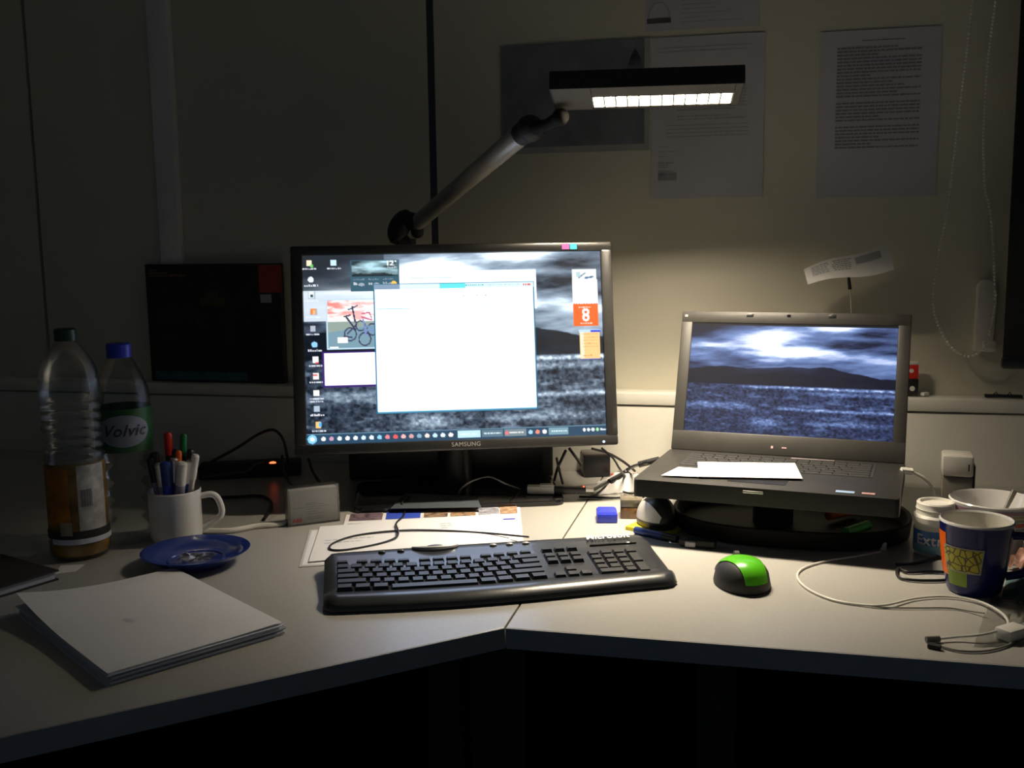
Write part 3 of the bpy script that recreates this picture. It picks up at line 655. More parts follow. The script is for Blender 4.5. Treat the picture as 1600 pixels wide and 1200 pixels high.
# memo holder
mb_ = ledge(1330, .030); mt = atw(1326, 432, .10)
mh_ = thing('memo_holder', 'thin wire memo holder rising behind the laptop lid', 'memo holder', mb_)
MB().lathe([(.0001, 0), (.018, 0), (.018, .006), (.004, .010), (.0001, .010)], 20).build('base', BLK, mh_)
MB().tube(spline([Vector((0, 0, .008)), Vector((0, 0, .06)), (atw(1330, 480, .07)-mb_), mt-mb_], 6), .0013, 8).build('wire', WHP, mh_)
MB().tube([atw(1328, 452, .10)-mb_, atw(1325, 424, .104)-mb_], [.0035, .0025], 8).build('clip', BLK, mh_)
q = [atw(1256, 421, .085), atw(1262, 445, .115), atw(1397, 421, .115), atw(1386, 379, .06)]
t_ = MB(); vs = []; nx, ny = 14, 8
for j in range(ny+1):
    for i_ in range(nx+1):
        a_ = i_/nx; b_ = j/ny
        P = q[0].lerp(q[3], a_).lerp(q[1].lerp(q[2], a_), b_) - NW*(.006*math.sin(b_*math.pi)) + Vector((0, 0, .004*math.sin(a_*6.3)))
        vs.append(P-mt)
t_.add(vs, [(j*(nx+1)+i_, (j+1)*(nx+1)+i_, (j+1)*(nx+1)+i_+1, j*(nx+1)+i_+1) for j in range(ny) for i_ in range(nx)])
nt_ = t_.build('note', PAPER); nt_.location = mt; tag(nt_, 'curled printed slip of paper held up by the wire memo holder', 'paper')
t_ = MB(); rr = random.Random(5)
def onnote(a_, b_):
    P = q[0].lerp(q[3], a_).lerp(q[1].lerp(q[2], a_), b_) - NW*(.006*math.sin(b_*math.pi)) + Vector((0, 0, .004*math.sin(a_*6.3))); return P-mt+(CAM-P).normalized()*.0012
for b_ in np.arange(.12, .62, .09):
    a_ = .08
    while a_ < .52:
        if .26 < a_ < .30: a_ += .05
        w_ = rr.uniform(.02, .05); t_.add([onnote(a_, b_), onnote(a_+w_, b_), onnote(a_+w_, b_+.05), onnote(a_, b_+.05)], [(0, 1, 2, 3)]); a_ += w_+.008
t_.add([onnote(.6, .15), onnote(.9, .15), onnote(.9, .42), onnote(.6, .42)], [(0, 1, 2, 3)])
t_.build('print', INKL, nt_, smooth=0)

# ---------------------------------------------------------------- sheets on the desk
def dsheet(name, label, cat, cs, h0, thick, m_, curl=0, group=None):
    P = [at(x, y, h0) for x, y in cs]; c = sum(P, Vector())/4
    t_ = MB(); n_ = 10; vs = []
    for lay in (0, 1):
        for j in range(n_+1):
            for i_ in range(n_+1):
                a_, b_ = i_/n_, j/n_; p = P[0].lerp(P[1], a_).lerp(P[3].lerp(P[2], a_), b_)-c
                z = (thick if lay else 0)+curl*max(0, a_+(1-b_)-1.5)**2*4; vs.append((p.x, p.y, z))
    g_ = lambda l, j, i_: l*(n_+1)**2+j*(n_+1)+i_
    fs = []
    for j in range(n_):
        for i_ in range(n_):
            fs.append((g_(1, j, i_), g_(1, j+1, i_), g_(1, j+1, i_+1), g_(1, j, i_+1))); fs.append((g_(0, j, i_), g_(0, j, i_+1), g_(0, j+1, i_+1), g_(0, j+1, i_)))
    for i_ in range(n_):
        fs += [(g_(0, 0, i_), g_(1, 0, i_), g_(1, 0, i_+1), g_(0, 0, i_+1)), (g_(0, n_, i_), g_(0, n_, i_+1), g_(1, n_, i_+1), g_(1, n_, i_)),
               (g_(0, i_, 0), g_(0, i_+1, 0), g_(1, i_+1, 0), g_(1, i_, 0)), (g_(0, i_, n_), g_(1, i_, n_), g_(1, i_+1, n_), g_(0, i_+1, n_))]
    t_.add(vs, fs); o = t_.build(name, m_, smooth=0); o.location = (c.x, c.y, DZ+h0); tag(o, label, cat, group)
    return o, P, c, h0+thick
def dprint(o, P, c, items, m_, h=.0003, name='print', thick=.0006):
    t_ = MB()
    for a0, b0, a1, b1 in items:
        q_ = []
        for a_, b_ in ((a0, b0), (a1, b0), (a1, b1), (a0, b1)):
            p = P[0].lerp(P[1], a_).lerp(P[3].lerp(P[2], a_), b_)-c; q_.append((p.x, p.y, thick+h))
        t_.add(q_, [(3, 2, 1, 0)])
    return t_.build(name, m_, o, smooth=0)
def rowsab(a0, a1, b0, b1, db, hb, seed):
    r = random.Random(seed); out = []; b_ = b0
    while b_ < b1:
        a_ = a0; e_ = a1 if r.random() > .4 else a0+(a1-a0)*r.uniform(.3, .9)
        while a_ < e_: w_ = r.uniform(.01, .04); out.append((a_, b_, min(e_, a_+w_), b_+hb)); a_ += w_+.006
        b_ += db
    return out
fo, P, c, h = dsheet('plastic_folder', 'pale plastic folder with grey border under the left end of the keyboard', 'folder', [(484, 829), (720, 812), (740, 868), (467, 887)], .0, .0012, mat('folder_pale', (.62, .62, .60), .4))
dprint(fo, P, c, [(.015, .03, .985, .97)], PAPER, name='sheet_inside', thick=.0012)
br, P, c, h = dsheet('brochure', 'white brochure with a strip of small colour photos, below the monitor', 'brochure', [(541, 797), (812, 785), (818, 842), (522, 858)], .0104, .0004, PAPER)
br.location.z = DZ+.0018
P = [at(x, y, .0018) for x, y in [(541, 799), (811, 787), (817, 843), (524, 859)]]; c = br.location.copy(); c.z = 0
bcols = [((.05, .36), 'grey_purple', (.22, .16, .22))]
strip = [(.03, .215, (.20, .14, .17), 'photo'), (.235, .43, (.05, .10, .62), 'photo'), (.45, .585, (.30, .20, .13), 'photo'), (.60, .745, (.38, .24, .14), 'photo'), (.76, .88, (.36, .36, .42), 'photo'), (.885, .985, (.48, .30, .20), 'photo')]
for i_, (a0, a1, col, nm) in enumerate(strip):
    dprint(br, P, c, [(a0, .09, a1, .30)], mat('brochure_photo_%d' % i_, col, .4, var=0 if i_ == 1 else .7, scale=90), name='photo', thick=.0006)
dprint(br, P, c, [(.03, .38, .14, .41)], GRNP, name='green_title'); dprint(br, P, c, [(.15, .38, .38, .40)]+rowsab(.05, .5, .5, .8, .12, .015, 2), INKL)
dprint(br, P, c, [(.90, .44, .97, .47)], BLUEP, name='blue_title')
sh, P, c, h = dsheet('paper_sheet', 'white letter sheet on the brochure, under the black keyboard cable', 'paper', [(500, 823), (778, 803), (800, 850), (482, 878)], .0034, .0004, PAPER)
dprint(sh, P, c, rowsab(.40, .48, .16, .24, .05, .018, 4)+rowsab(.66, .72, .2, .36, .07, .02, 5)+rowsab(.05, .3, .45, .6, .08, .015, 6), INKL, thick=.0004)
sl_, P, c, h = dsheet('plastic_sleeve', 'smoky grey plastic sleeve lying on the monitor base', 'plastic sleeve', [(634, 771), (745, 776), (752, 793), (610, 795)], .0106, .0006, mat('smoky_sleeve', (.10, .12, .14), .3))
l1, P, c, h = dsheet('paper_slip', 'narrow white paper slip on the laptop keys, the one at the left', 'paper', [(1060, 730), (1108, 733), (1112, 746), (1033, 743)], hz+.0026, .0004, PAPER)
l2, P, c, h = dsheet('paper_slip', 'wider white paper slip across the laptop keys and touchpad', 'paper', [(1090, 722), (1242, 724), (1254, 748), (1092, 745)], hz+.0034, .0004, PAPER)
# paper stack on the left
o0 = Vector((-.4341, 1.0544, DZ)); a_ = .7734
def _stk():
    import numpy as _n
    return None
c_n, c_r, c_f, c_l = at(169, 1047, .018), at(440, 969, .018), at(255, 888, .018), at(14, 941, .018)
ax = (c_r-c_n); ay = (c_l-c_n); ang = math.atan2(ax.y, ax.x)
ps = thing('paper_stack', 'thick stack of white printer paper at the front left corner of the desk', 'paper stack', (c_n.x, c_n.y, DZ), ang)
L_, W_ = .21, .297
rr = random.Random(2); z = 0
for i_ in range(9):
    h_ = rr.choice((.0012, .0020, .0016)) if i_ < 8 else .0012
    dx, dy, dr = rr.uniform(-.003, .003), rr.uniform(-.003, .003), rr.uniform(-.012, .012)
    if i_ in (4, 6): dx += .004
    MB().box((L_/2+dx, W_/2+dy, z+h_/2), (L_, W_, h_*.96), rz=dr).build('sheet_bundle', PAPERB if i_ % 2 else mat('paper_edge_%d' % i_, (.70, .73, .80), .7), ps, smooth=0); z += h_
t_ = MB(); vs = []; n_ = 12
for j in range(n_+1):
    for i_ in range(n_+1):
        u_, v_ = i_/n_, j/n_; vs.append((u_*L_-.001, v_*W_, z+.0008+.012*max(0, (1-u_)+v_-1.35)**2*3+.004*max(0, u_-.7)*(1-v_)))
t_.add(vs, [(j*(n_+1)+i_, j*(n_+1)+i_+1, (j+1)*(n_+1)+i_+1, (j+1)*(n_+1)+i_) for j in range(n_) for i_ in range(n_)]).__class__
tp = t_.build('top_sheet', PAPER, ps)
t_ = MB(); rr = random.Random(8)
for k_ in range(26):
    y = W_-.012-.006*(k_ % 3); x = .012+.007*k_; t_.quad(x, y, x+.005, y+.0012, z+.0012+.012*max(0, (1-x/L_)+y/W_-1.35)**2*3)
for k_ in range(5): t_.quad(.074, .13+.004*k_, .082+rr.uniform(0, .006), .1312+.004*k_, z+.0016)
t_.build('pencil_note', mat('pencil_grey', (.60, .62, .66), .7), tp, smooth=0)
# black notebook at the left edge
C0 = at(92, 906, .0); e1 = at(0, 934, 0)-C0; e1.z = 0; e1.normalize(); ang = math.atan2(-e1.y, -e1.x)
nb = thing('notebook', 'black covered notebook with white page edges at the far left', 'notebook', (C0.x, C0.y, DZ), ang)
MB().box((-.105, .14, .001), (.21, .28, .002)).box((-.105, .14, .0135), (.212, .282, .002), bev=.0005).build('cover', BLKM, nb)
MB().box((-.106, .141, .0072), (.206, .274, .0105)).build('pages', PAPERB, nb, smooth=0)
fl, P, c, h = dsheet('paper_slip', 'loose white slip of paper poking out beside the tall juice bottle', 'paper', [(95, 884), (132, 882), (118, 893), (86, 897)], 0, .0004, PAPER)

# ---------------------------------------------------------------- keyboard
K = [at(512, 858, .026), at(1006, 834, .026), at(1060, 905, .015), at(506, 955, .012)]
kc = sum(K, Vector())/4; kx = ((K[1]-K[0])+(K[2]-K[3])); kang = math.atan2(kx.y, kx.x)
kb = thing('keyboard', 'black curved desktop keyboard lying in front of the monitor', 'keyboard', (kc.x, kc.y, DZ), kang)
KL = [Matrix.Rotation(-kang, 4, 'Z') @ (Vector((p.x-kc.x, p.y-kc.y, 0))) for p in K]
kw2 = .236; yb, yfr = (KL[0].y+KL[1].y)/2, (KL[2].y+KL[3].y)/2
print('keyboard half depth', yb, yfr, [tuple(round(a_, 3) for a_ in k_) for k_ in KL])
yb = min(yb, .100); yfr = max(yfr, -.112)
def cen(x): return -.010*math.cos(min(1, abs((x+.055)/.16))*math.pi/2)**1.2 if abs(x+.055) < .16 else 0
def yfront(x): return yfr+.010-.010*math.cos((x+.06)/.17*math.pi/2) if abs(x+.06) < .34 else yfr+.01
def ybk(x): return yb-.004*abs(x/.236)**2
def kz(t_):   # t 0 front .. 1 back: top surface profile
    return np.interp(t_, [0, .04, .10, .18, .24, .80, .92, 1.0], [.009, .0150, .0178, .0165, .0140, .0215, .0265, .0235])
vs = []; fs = []; nx, ny = 48, 16; tt = [0, .02, .05, .09, .13, .17, .21, .24, .3, .4, .5, .6, .7, .8, .87, .94, 1]
for i_ in range(nx+1):
    x = -kw2+2*kw2*i_/nx; xe = 1-max(0, (abs(x)-kw2+.02)/.02)**3*.16
    for t1 in tt:
        y0_, y1_ = yfront(x), ybk(x); ym = (y0_+y1_)/2; y = ym+(y0_+(y1_-y0_)*t1-ym)*xe
        zz = float(kz(t1)); ed = max(0, (abs(x)-kw2+.010)/.010); vs.append((x, y, zz-(.005*ed**2)))
n1 = len(tt)
for i_ in range(nx):
    for j in range(n1-1): fs.append((i_*n1+j, (i_+1)*n1+j, (i_+1)*n1+j+1, i_*n1+j+1))
nb_ = len(vs)
ring = [i_*n1 for i_ in range(nx+1)]+[nx*n1+j for j in range(1, n1)]+[i_*n1+n1-1 for i_ in range(nx-1, -1, -1)]+[j for j in range(n1-2, 0, -1)]
for r_ in ring: v = vs[r_]; vs.append((v[0]*1.004, v[1]*1.01, .003))
for i_ in range(len(ring)): j = (i_+1) % len(ring); fs.append((ring[i_], nb_+i_, nb_+j, ring[j]))
fs.append(tuple(nb_+i_ for i_ in range(len(ring)))[::-1])
t_ = MB(); t_.add(vs, fs); kbody = t_.build('body', KEYB, kb, smooth=50)
for x in (-.19, .19):
    for y in (yfr+.03, yb-.02): MB().box((x, y, .0015), (.03, .012, .003)).build('foot', BLKM, kb)
U_ = .0188; y_sp = yfr+.052; kyr = [y_sp+i_*U_*.93 for i_ in range(5)]+[y_sp+5*U_*.93+.006]
def surf(x, y): return float(kz((y-yfront(x))/(ybk(x)-yfront(x))))
x0_ = -kw2+.016
RW = [[1.25, 1.25, 1.25, 6.25, 1.25, 1.25, 1.25, 1.25], [2.25]+[1]*10+[2.75], [1.75]+[1]*11+[2.25], [1.5]+[1]*12+[1.5], [1]*13+[2]]
tx = math.atan2(.0075, .56*(yb-yfr))
for r_, rw in enumerate(RW):
    x = x0_
    for k_ in rw:
        xc = x+k_*U_/2; y = kyr[r_]+cen(xc)*1.2+.008; place_key(kb, k_*U_-.0022, U_*.93-.002, .0062 if k_ < 5 else .0055, xc, y, surf(xc, y)-.0005, rz=-.5*(cen(xc+.01)-cen(xc-.01))/.02*-1, tiltx=tx); x += k_*U_
x = x0_; 
for g_, n_ in ((0, 1), (.008, 4), (.010, 4), (.010, 4)):
    x += g_
    for _ in range(n_): xc = x+.0092; y = kyr[5]+cen(xc)+.005; place_key(kb, .0165, .0105, .0045, xc, y, surf(xc, y)-.0005, tiltx=tx); x += .0192
xn = x0_+15*U_+.008
for r_, ks in ((5, 3), (4, 3), (3, 3), (0, 3)):
    for k_ in range(ks): xc = xn+(k_+.5)*.0183; y = kyr[r_]+.003; place_key(kb, .0161, .0105 if r_ == 5 else .0155, .0055, xc, y, surf(xc, y)-.0005, tiltx=tx)
xc = xn+1.5*.0183; y = kyr[1]+.003; place_key(kb, .0161, .0155, .0055, xc, y, surf(xc, y)-.0005, tiltx=tx)
xp = xn+3*.0183+.008
for r_ in range(5):
    for k_ in range(4):
        if r_ == 0 and k_ == 1 or (r_ in (0, 2) and k_ == 3): continue
        wd = 2*.0183-.0022 if (r_ == 0 and k_ == 0) else .0161; xc = xp+(k_+.5)*.0183+(.0092 if (r_ == 0 and k_ == 0) else 0)
        dp = .0155; y = kyr[r_]+.003
        if k_ == 3 and r_ in (1, 3): dp = .033; y -= .0087
        place_key(kb, wd, dp, .0055, xc, y, surf(xc, y)-.0005, tiltx=tx)
SB = mat('grey_button', (.45, .45, .44), .3, metal=.3)
for x in (-.155, -.128, .006, .030, .054):
    y = ybk(x)-.020; t_ = MB().ball((x, y, surf(x, y)+.0005), .0055, 14, 8, (1, .62, .4)); t_.build('media_button', SB if x > 0 else KEYB, kb)
y = ybk(-.08)-.016
t_ = MB(); arc = [(-.078+.033*math.cos(a_), y+.006+.013*math.sin(a_), surf(-.078, y)+.001) for a_ in [math.radians(180+k_*9) for k_ in range(21)]]
t_.tube(arc, [.001+.0032*math.sin(math.pi*k_/20) for k_ in range(21)], 8); t_.build('volume_arc', mat('silver_button', (.62, .62, .62), .3, metal=.4), kb)
MB().ball((-.078, y+.004, surf(-.078, y)+.001), .009, 16, 8, (1.4, .5, .25)).build('volume_button', BLKG, kb)
y = yb-.034; letters('Microsoft', .0155, mat('white_print', (.85, .85, .82), .5), kb, Matrix.Translation((.176, y+.011, surf(.172, y+.011)+.0042)) @ Matrix.Rotation(.22, 4, 'X'), bold=.0004, shear=.15)
MB().box((.180, y-.006, surf(.18, y)+.0002), (.07, .004, .002), bev=.0005).build('indicator_panel', BLKG, kb); MB().ball((.203, y-.006, surf(.18, y)+.001), .0022, 10, 6, (1.6, 1, .5)).build('indicator_light', SB, kb)

# ---------------------------------------------------------------- mice
def mouse(name, label, loc, rz, wd, ln, ht, shell, side, kind, wheel=True):
    mm = thing(name, label, 'mouse', loc, rz)
    def P_(u, v, off=0):                      # u -1..1 across, v -1..1 back(-) to front(+)
        r = math.hypot(u, v)
        x = wd/2*u*(1-.10*(v > 0)*v); y = ln/2*v
        z = ht*(max(0, 1-abs(v)**2.6))**.55*(max(0, 1-abs(u)**3))**.45*(1-.18*v)+off
        return (x, y, z)
    nu, nv = 20, 24; vs = []; fs = []
    for j in range(nv+1):
        for i_ in range(nu+1):
            a_, b_ = -1+2*i_/nu, -1+2*j/nv
            uu = a_*math.sqrt(max(0, 1-b_*b_/2)); vv = b_*math.sqrt(max(0, 1-a_*a_/2)); r = math.hypot(uu, vv)
            z = ht*(max(0, 1-r**2.8))**.5*(1-.16*vv); vs.append((wd/2*uu*1.06, ln/2*vv*1.06, z+.003))
    n1 = nu+1
    for j in range(nv):
        for i_ in range(nu): fs.append((j*n1+i_, j*n1+i_+1, (j+1)*n1+i_+1, (j+1)*n1+i_))
    rg = [i_ for i_ in range(n1)]+[j*n1+nu for j in range(1, nv+1)]+[nv*n1+i_ for i_ in range(nu-1, -1, -1)]+[j*n1 for j in range(nv-1, 0, -1)]
    k0 = len(vs)
    for r_ in rg: v = vs[r_]; vs.append((v[0]*.97, v[1]*.97, 0))
    for i_ in range(len(rg)): j = (i_+1) % len(rg); fs.append((rg[i_], k0+i_, k0+j, rg[j]))
    fs.append(tuple(k0+i_ for i_ in range(len(rg)))[::-1])
    t_ = MB(); t_.add(vs, fs); t_.build('body', side, mm, smooth=60)
    def patch(fu, v0, v1, nm, m_, off=.0012, nu=14, nv=20, warp=False):
        vs = []; 
        for j in range(nv+1):
            vv = v0+(v1-v0)*j/nv; a0, a1 = fu(vv)
            for i_ in range(nu+1):
                uu = a0+(a1-a0)*i_/nu; v_ = vv; vv = v_*math.sqrt(.975**2-uu*uu)/.93 if (warp and v_ < 0) else v_; r = min(1, math.hypot(uu, vv)); z = ht*(max(0, 1-r**2.8))**.5*(1-.16*vv)
                n_ = Vector((uu*.6, vv*.6, .6)).normalized()*off; vs.append(Vector((wd/2*uu*1.06, ln/2*vv*1.06, z+.003))+n_); vv = v_
        t_ = MB(); t_.add(vs, [(j*(nu+1)+i_, j*(nu+1)+i_+1, (j+1)*(nu+1)+i_+1, (j+1)*(nu+1)+i_) for j in range(nv) for i_ in range(nu)])
        return t_.build(nm, m_, mm, smooth=60)
    if kind == 'hood': patch(lambda v: (max(-.22-.66*(v+.93)/1.5, -math.sqrt(max(0, .97-v*v)) if v > 0 else -9), min(.64, math.sqrt(max(0, .97-v*v)) if v > 0 else 9)), -.93, .72, 'hood', shell, warp=True)
    if kind == 'crescent': patch(lambda v: (-math.sqrt(max(0, .98-v*v)), -.66*math.sqrt(max(0, .95-v*v))-.02), -.93, .8, 'side_shell', shell)
    if wheel:
        MB().tube([(-.003, ln*.30, ht*.86), (.003, ln*.30, ht*.86)], .008, 16).build('scroll_wheel', BLKM, mm)
    return mm
gm = at(1159, 912)
mg = mouse('mouse', 'green and black wireless mouse in front of the laptop stand', gm, .05, .070, .096, .034, GREEN, BLKM, 'hood')
wm = at(1026, 818, .006)
mouse('mouse', 'black mouse with a silvery white side, resting on the yellow notes', wm, .2, .058, .085, .043, mat('pearl_white', (.78, .77, .74), .25, coat=.4), BLK, 'crescent', wheel=False)
yn = at(1022, 824); t = MB().box((0, 0, .003), (.085, .075, .006)).build('sticky_note_pad', YEL, smooth=0); t.location = yn+Vector((.008, -.002, 0)); t.rotation_euler = (0, 0, .9); tag(t, 'yellow sticky note pad under the black and white mouse', 'note pad')

# ---------------------------------------------------------------- small desk items
def gbox(name, label, cat, px, py, d, rz, m_, h=0, bev=.002, part='body'):
    r = thing(name, label, cat, at(px, py, h), rz); MB().box((0, 0, d[2]/2), d, bev=bev).build(part, m_, r); return r
b_ = gbox('eraser_box', 'small bright blue plastic box right of the seam between the desk tops', 'box', 948, 812, (.034, .046, .016), -.05, BLUEP, bev=.003)
MB().box((0, 0, .0163), (.028, .040, .002), bev=.0008).build('lid', BLUEP, b_)
b_ = gbox('clip_box', 'small brownish clear box between the blue box and the silvery mouse', 'box', 986, 806, (.036, .040, .020), -.1, BROWN, bev=.002); MB().box((0, 0, .0265), (.0365, .041, .013), bev=.002).build('lid', mat('smoky_lid', (.16, .14, .10), .15, coat=.4), b_)
# usb stick with cap on the monitor base
ua, ub, uc = at(824, 768, .014), at(865, 766, .014), at(914, 768, .014)
ax = (uc-ua); ang = math.atan2(ax.y, ax.x); us = thing('flash_drive', 'black USB adapter with a cream white cap on the monitor base', 'flash drive', (ua.x, ua.y, DZ+.0104), ang)
Lc = (ub-ua).length; Lb = (uc-ub).length
MB().box((Lc/2, 0, .008), (Lc, .018, .014), bev=.002).box((Lc*.72, 0, .0155), (Lc*.5, .014, .004), bev=.001).build('cap', WHP, us); MB().box((Lc+Lb/2, 0, .0065), (Lb, .016, .012), bev=.002).build('body', BLK, us)
MB().ball((Lc+Lb-.004, -.003, .0135), .0014, 8, 6).build('status_light', LED, us); MB().box((Lc+Lb+.007, 0, .0065), (.014, .010, .005)).build('plug', SILV, us)
# black cube box behind
pb = at(930, 742, 0); cb = thing('black_box', 'small black box standing between the monitor and the laptop', 'box', pb+Vector((0, .004, 0)), .10)
MB().box((0, 0, .022), (.052, .052, .042), bev=.002).build('body', BLK, cb); MB().box((0, 0, .0445), (.050, .050, .003), bev=.001).build('top_panel', mat('brownish_gloss', (.045, .035, .03), .2, coat=.4), cb)
cb['label'] = 'small black cube-shaped box standing between the monitor and the laptop'
rb = MB().box((0, 0, .006), (.016, .018, .012), bev=.002).build('red_plug', REDP); rb.location = at(957, 752, 0)+Vector((.006, .01, 0)); tag(rb, 'small red plug just right of the black cube', 'plug')
# stand card holder with cards
ca, cb_ = at(451, 824), at(531, 814); ax = cb_-ca; ang = math.atan2(ax.y, ax.x); wdc = ax.length
hcd = zabove((ca+cb_)/2, 760)-DZ
ck = thing('business_card_box', 'clear plastic box of business cards standing left of the brochure', 'card box', ca, ang)
dpt = .024
fr = MB()
for c, d in (((wdc/2, 0, hcd/2), (wdc, .0012, hcd)), ((wdc/2, dpt, hcd/2), (wdc, .0012, hcd)), ((0, dpt/2, hcd/2), (.0015, dpt, hcd)), ((wdc, dpt/2, hcd/2), (.0015, dpt, hcd)), ((wdc/2, dpt/2, hcd), (wdc, dpt, .0012)), ((wdc/2, dpt/2, .0006), (wdc, dpt, .0012))): fr.box(c, d)
fr.build('case', CLR2, ck, smooth=0)
for k_ in range(5): MB().box((wdc/2+.001, .0032+k_*.0042, hcd/2-.001), (wdc-.007, .0038, hcd-.008)).build('card', PAPER, ck, smooth=0)
t_ = MB(); rr = random.Random(4)
for z, x0, x1 in ((.036, .030, .050), (.033, .030, .062), (.0295, .006, .07), (.026, .030, .055), (.0215, .030, .050), (.018, .032, .062), (.012, .030, .06), (.009, .030, .058)):
    t_.add([(x0, -.0002+.0006, z), (x1, .0004, z), (x1, .0004, z+.0008), (x0, .0004, z+.0008)], [(0, 1, 2, 3)])
t_ .build('print', INKL, ck, smooth=0).location.y = .0006
letters('ABB', .0085, mat('red_print', (.85, .05, .04), .5), ck, Matrix.Translation((.015, .0006, .009)) @ Matrix.Rotation(math.pi/2, 4, 'X'), bold=.0003)
# markers and fob before the tray
def rod(name, label, cat, A_, B_, r, m_, capm=None, capf=.35, group=None):
    o = thing(name, label, cat, A_, 0, group); D = B_-A_
    if capm: MB().tube([D*0, D*(1-capf)], r, 12).build('barrel', m_, o); MB().tube([D*(1-capf), D*.98, D], [r*1.08, r*1.08, r*.7], 12).build('cap', capm, o)
    else: MB().tube([D*0, D*.95, D], [r, r, r*.5], 12).build('barrel', m_, o)
    return o
rod('marker', 'navy blue marker lying in front of the yellow notes', 'marker', at(993, 828, .006), at(1060, 843, .006), .006, BLUED, BLK)
fb = thing('key_fob', 'black key fob with a grey end lying at the foot of the laptop stand', 'key fob', at(1085, 853), -.35)
MB().box((.005, 0, .006), (.055, .022, .012), bev=.004).build('body', BLKM, fb); MB().box((-.004, -.012, .006), (.016, .008, .009), bev=.002).build('grey_end', mat('grey_plastic', (.35, .35, .36), .4), fb)
MB().tube([Vector((-.030+.009*math.cos(a_), .009*math.sin(a_), .004)) for a_ in [k_*.3142*2 for k_ in range(11)]], .0009, 6).build('ring', SILV, fb)
# highlighters in the tray
rod('highlighter', 'orange highlighter lying in the laptop stand tray', 'highlighter', at(1294, 806, .018), at(1336, 796, .018), .0075, mat('dull_orange', (.8, .16, .03), .5), None)
rod('highlighter', 'green highlighter lying in the laptop stand tray', 'highlighter', at(1322, 832, .018), at(1358, 820, .018), .0075, mat('dull_green', (.10, .62, .12), .5), None)
# silver drive
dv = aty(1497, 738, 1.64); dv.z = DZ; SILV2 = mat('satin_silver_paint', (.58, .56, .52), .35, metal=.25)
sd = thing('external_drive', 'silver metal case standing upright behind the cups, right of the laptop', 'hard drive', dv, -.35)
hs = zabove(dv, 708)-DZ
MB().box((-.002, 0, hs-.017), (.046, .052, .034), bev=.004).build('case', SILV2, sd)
MB().box((-.002, .001, (hs-.034)/2), (.044, .049, hs-.0345), bev=.002).build('lower_part', mat('drive_lower_darker_grey', (.16, .15, .13), .5, metal=.2), sd)  # lower part of the case, in a darker grey than the top
MB().box((.014, -.0263, hs-.018), (.0022, .001, .011)).build('slot', BLK, sd, smooth=0); MB().box((.0225, .004, hs*.55), (.004, .040, hs*.6), bev=.001).build('end_panel', BLK, sd)

# ---------------------------------------------------------------- mugs, plate, bottles
def lerp_prof(prof, z):
    zs = [p[1] for p in prof]; return float(np.interp(z, zs, [p[0] for p in prof]))
def cup(name, label, loc, prof, thick, outer, inner, rim=None, handle=None, rz=0, cat='mug'):
    t_ = thing(name, label, cat, loc, rz); top = prof[-1]
    o = MB().lathe([(.0001, 0)]+prof, 56, cap=False); o.b.faces.ensure_lookup_table()
    body = o.build('body', outer, t_, smooth=50)
    inn = [(top[0], top[1]), (top[0]-thick*.5, top[1]+thick*.5), (top[0]-thick, top[1]-.001)]+[(max(.0002, r-thick), max(z, thick)) for r, z in prof[::-1][1:]]+[(.0001, thick)]
    MB().lathe(inn, 56, cap=False).build('inside', inner, t_, smooth=50)
    if rim: MB().lathe([(top[0]+.0003, top[1]-.0015), (top[0], top[1]+.0002), (top[0]-thick*.5, top[1]+thick*.55), (top[0]-thick-.0002, top[1]-.0008)], 56, cap=False).build('rim', rim, t_, smooth=60)
    if handle: MB().tube(spline([Vector(p) for p in handle[0]], 6), handle[1], 12).build('handle', handle[2], t_)
    return t_
def ring_patch(parent, prof, a0, a1, z0, z1, m_, name, off=.0006, n_=20, nz=6, skew=0):
    vs = []
    for j in range(nz+1):
        z = z0+(z1-z0)*j/nz
        for i_ in range(n_+1):
            a_ = a0+(a1-a0)*i_/n_+skew*(j/nz-.5)*(1 if i_ > n_/2 else -1); r = lerp_prof(prof, z)+off; vs.append((r*math.cos(a_), r*math.sin(a_), z))
    t_ = MB(); t_.add(vs, [(j*(n_+1)+i_, j*(n_+1)+i_+1, (j+1)*(n_+1)+i_+1, (j+1)*(n_+1)+i_) for j in range(nz) for i_ in range(n_)]); return t_.build(name, m_, parent, smooth=60)
def face(loc): return math.atan2(-loc.y, -loc.x)       # direction to the camera
# white pen mug
wl = at(277, 843); r_ = .0405; hm = zabove(wl, 766)-DZ
prof = [(.036, .0), (.039, .004), (.0405, .012), (.0405, hm-.004), (.041, hm)]
an = face(wl)
hd_dir = an+math.radians(82)
def hpt(r, z, a_): return (r*math.cos(a_), r*math.sin(a_), z)
wmug = cup('mug', 'plain white mug full of pens behind the blue saucer', wl, prof, .0035, CERW, CERW, handle=([hpt(.039, hm*.86, hd_dir), hpt(.056, hm*.88, hd_dir), hpt(.066, hm*.78, hd_dir), hpt(.071, hm*.52, hd_dir), hpt(.062, hm*.36, hd_dir), hpt(.039, hm*.20, hd_dir)], .0052, CERW))
